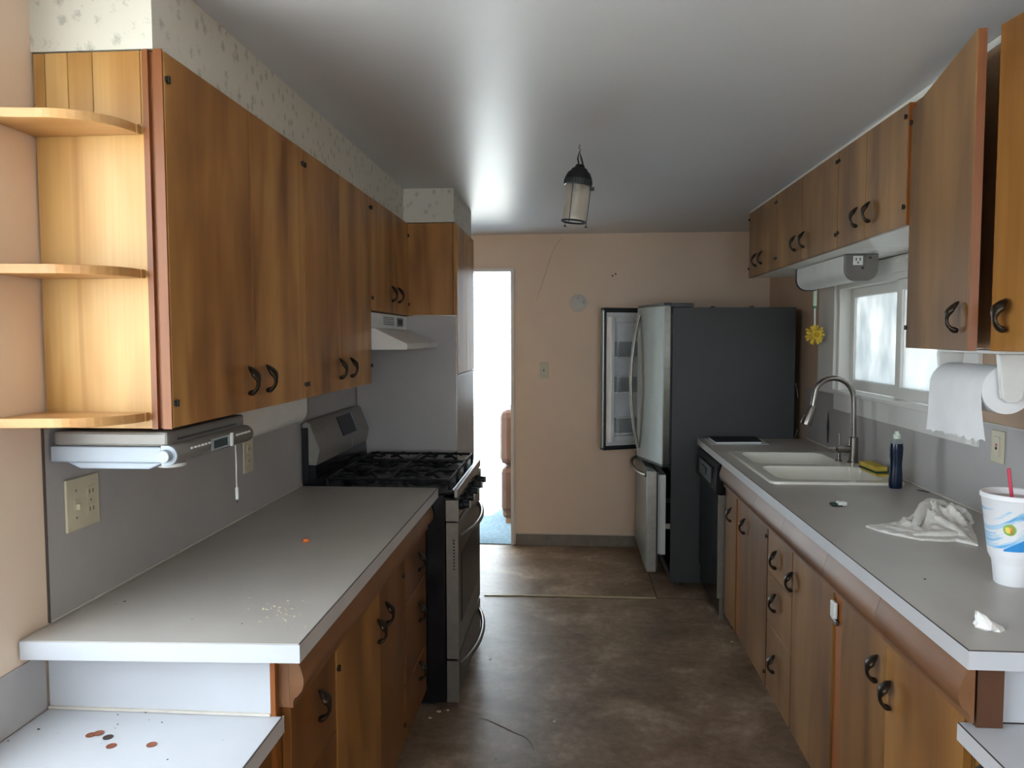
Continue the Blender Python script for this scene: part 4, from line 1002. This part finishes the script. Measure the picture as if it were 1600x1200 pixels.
fold([(1.11, 2.44, .05), (1.13, 2.40, .04), (1.15, 2.34, .022), (1.157, 2.29, .006)], .005, .013)

# foam cup
p = Vector((1.066, 1.905, CT))
cu = thing('foam_cup', 'large white foam cup with blue streaks and a red straw', 'cup', p)
prof = [(.036, .0005), (.038, .003), (.043, .050), (.044, .056), (.052, .072), (.053, .078), (.0695, .208), (.0725, .211), (.0725, .219), (.070, .222), (.066, .219), (.064, .20)]
part('cup', B().lathe(prof, p, 48, cap=True), 'cup', cu, None, True)
part('drink', B().lathe([(.0655, .205), (.0655, .207), (.0, .2072)], p, 32), plain('pinkish_lid', '#b8a6a6', .3), cu)
part('straw', B().tube([P(1576, 732, Y=p.y), P(1579, 760, Y=p.y), P(1583, 792, Y=p.y)], .0042, 10), 'red', cu, 'red drinking straw', True)
def decal(a0, a1, z0, z1, mat, fn=None, n=10):
    # print on the tapering cup wall
    def pt(u, v):
        a = a0+(a1-a0)*u; z = z0+(z1-z0)*v
        if fn: a, z = fn(u, v)
        r_ = .053+(.0695-.053)*(z-.078)/(.13)+.0006
        return (p.x+r_*math.cos(a), p.y+r_*math.sin(a), p.z+z)
    return B().sheet(pt, n, n)
A0 = math.radians(-131.7)
def ovalf(ac_, zc_, ra, rz): return lambda u, v: (ac_+ra*math.sqrt(v)*math.cos(2*PI*u), zc_+rz*math.sqrt(v)*math.sin(2*PI*u))
part('logo', decal(0, 0, 0, 0, 'x', ovalf(A0+.10, .142, .22, .014), 18), 'green_logo', cu, 'green and yellow printed oval')
part('logo', B().sheet(lambda u, v: ((lambda r_, a, z: (p.x+r_*math.cos(a), p.y+r_*math.sin(a), p.z+z))(.0625, *ovalf(A0+.06, .143, .11, .009)(u, v))), 18, 4), 'yellow_logo', cu)
for i, (aa, zz) in enumerate(((.12, .150), (.17, .146), (.14, .138), (.20, .139))):
    b = B()
    def lt(u, v, aa=aa, zz=zz): return ((lambda r_, a, z: (p.x+r_*math.cos(a), p.y+r_*math.sin(a), p.z+z))(.0635, A0+aa+(u-.5)*.03+(.02 if i % 2 else -.01)*v, zz-.006+.012*v))
    part('logo_stroke', b.sheet(lt, 2, 3), 'orange_logo', cu)
part('blue_swoosh', decal(0, 0, 0, 0, 'x', lambda u, v: (A0-.12+.75*u, .088+.003*u+v*(.004+.026*u)), 12), 'blue_print', cu, 'blue printed swoosh')

# tissue
rd = random.Random(5); p = P(1551, 985, Z=CT); b = B(); n = 11; L = []
for k, (s, hh) in enumerate(((1, .0006), (1.04, .006), (.72, .016), (.42, .026), (.12, .034))):
    L.append([(p.x-.008*k*.9+s*.026*math.cos(2*PI*j/n)*rd.uniform(.75, 1.2), p.y+.006+s*.018*math.sin(2*PI*j/n)*rd.uniform(.7, 1.2), CT+hh*(rd.uniform(.75, 1.15) if k > 1 else 1)) for j in range(n)])
single('tissue', B().loft(L), 'tissue', 'crumpled white tissue near the corner of right worktop', 'tissue')

# paper towel and holder
pt_ = thing('paper_towel_holder', 'white under-cabinet holder for the paper towel roll', 'holder', (1.10, 2.1, 1.3))
RYa, RYb, rcx, rcz, rr = 1.985, 2.262, 1.083, 1.378, .060
part('mount_bar', box(rcx-.03, rcx+.03, RYa-.03, RYb+.03, 1.468, 1.4775, .002), 'white_pl', pt_)
for y0, y1 in ((RYa-.028, RYa-.010), (RYb+.008, RYb+.022)):
    part('arm', B().prism([(rcx-.036, 1.467), (rcx+.036, 1.467), (rcx+.024, rcz-.018), (rcx+.012, rcz-.03), (rcx-.012, rcz-.03), (rcx-.024, rcz-.018)], 'y', y0, y1, .003), 'white_pl', pt_, 'tapering white arm')
part('spindle', B().tube([(rcx, RYa-.012, rcz), (rcx, RYb+.01, rcz)], .012, 12), 'white_pl', pt_)
rl = thing('paper_towel_roll', 'white paper towel roll with a torn sheet hanging down', 'paper towel', (rcx, 2.12, rcz-rr))
part('roll', B().lathe([(.020, RYa), (rr, RYa), (rr, RYb), (.020, RYb), (.020, RYa)], (rcx, 0, rcz), 48, 'y', cap=False), 'paper', rl, None, True)
rd = random.Random(3); tear = [rd.uniform(-.006, .006) for _ in range(25)]
def sheetf(u, v):
    y = RYa+.001+(RYb-RYa-.002)*u
    if v < .35:
        a = PI/2+PI/2*(v/.35); return (rcx+(rr+.0012)*math.cos(a), y, rcz+(rr+.0012)*math.sin(a))
    t = (v-.35)/.65; k = u*24; i = min(23, int(k)); tr = tear[i]*(1-(k-i))+tear[i+1]*(k-i)
    z = rcz-(.125+.006*u)*t+tr*t*t-(.010 if .1 < u < .16 else 0)*t*t
    return (rcx-(rr+.0012)+.010*t*t*(1-u)-.008*t*u+.004*math.sin(u*7+t*2)*t, y, z)
part('hanging_sheet', B().sheet(sheetf, 24, 18, .0006), 'paper', rl, None, True)
single('wall_bracket', box(XR-.03, XR-.005, 2.74, 2.765, 1.14, 1.24, .002), 'white_paint', 'small white peg on the splash behind the hanging towel sheet', 'bracket')

# hanging bottle brush
YBr = 4.15; c = P(1273, 523, Y=YBr)
br = thing('bottle_brush', 'yellow bottle brush hanging below the under-cabinet light', 'brush', (c.x, YBr, c.z-.05))
t0, t1, t2 = P(1273.5, 452, Y=YBr), P(1273, 478, Y=YBr), P(1273, 482, Y=YBr)
part('grip', B().tube([t0+Vector((0, 0, .09)), t1], [.011, .010], 12), 'mint', br, 'pale mint handle', True)
part('collar', B().tube([t1, t2], .010, 12), 'green_pl', br)
part('shaft', B().tube([t2, c], .0045, 8), 'white_pl', br)
b = B(); n = 15
for k in range(n):
    a = 2*PI*k/n; ca, sa = math.cos(a), math.sin(a)
    b.tube([(c.x+.010*ca, YBr+.006*math.sin(k*2.4), c.z+.010*sa), (c.x+.034*ca, YBr+.014*math.sin(k*2.4), c.z+.036*sa), (c.x+.049*ca, YBr+.02*math.sin(k*2.4), c.z+.052*sa)], [.004, .009, .0065], 6)
part('bristle_head', b, 'yellow', br, 'yellow bristle petals', True)
b = B()
for k in range(12):
    a = 2*PI*k/12; b.tube([(c.x, YBr, c.z), (c.x+.02*math.cos(a), YBr-.035, c.z+.02*math.sin(a))], [.004, .007], 6)
part('bristle_head', b, 'yellow', br)
# crumbs on the floor by the range
crumbs('floor_debris', [(866, 1128, .008), (686, 1112, .01), (672, 1122, .007), (700, 1110, .006), (775, 1185, .005), (766, 1031, .005), (1143, 1003, .008), (855, 925, .006), (978, 913, .006)], .0, 'crumb', 'bits of debris on the vinyl', floor)
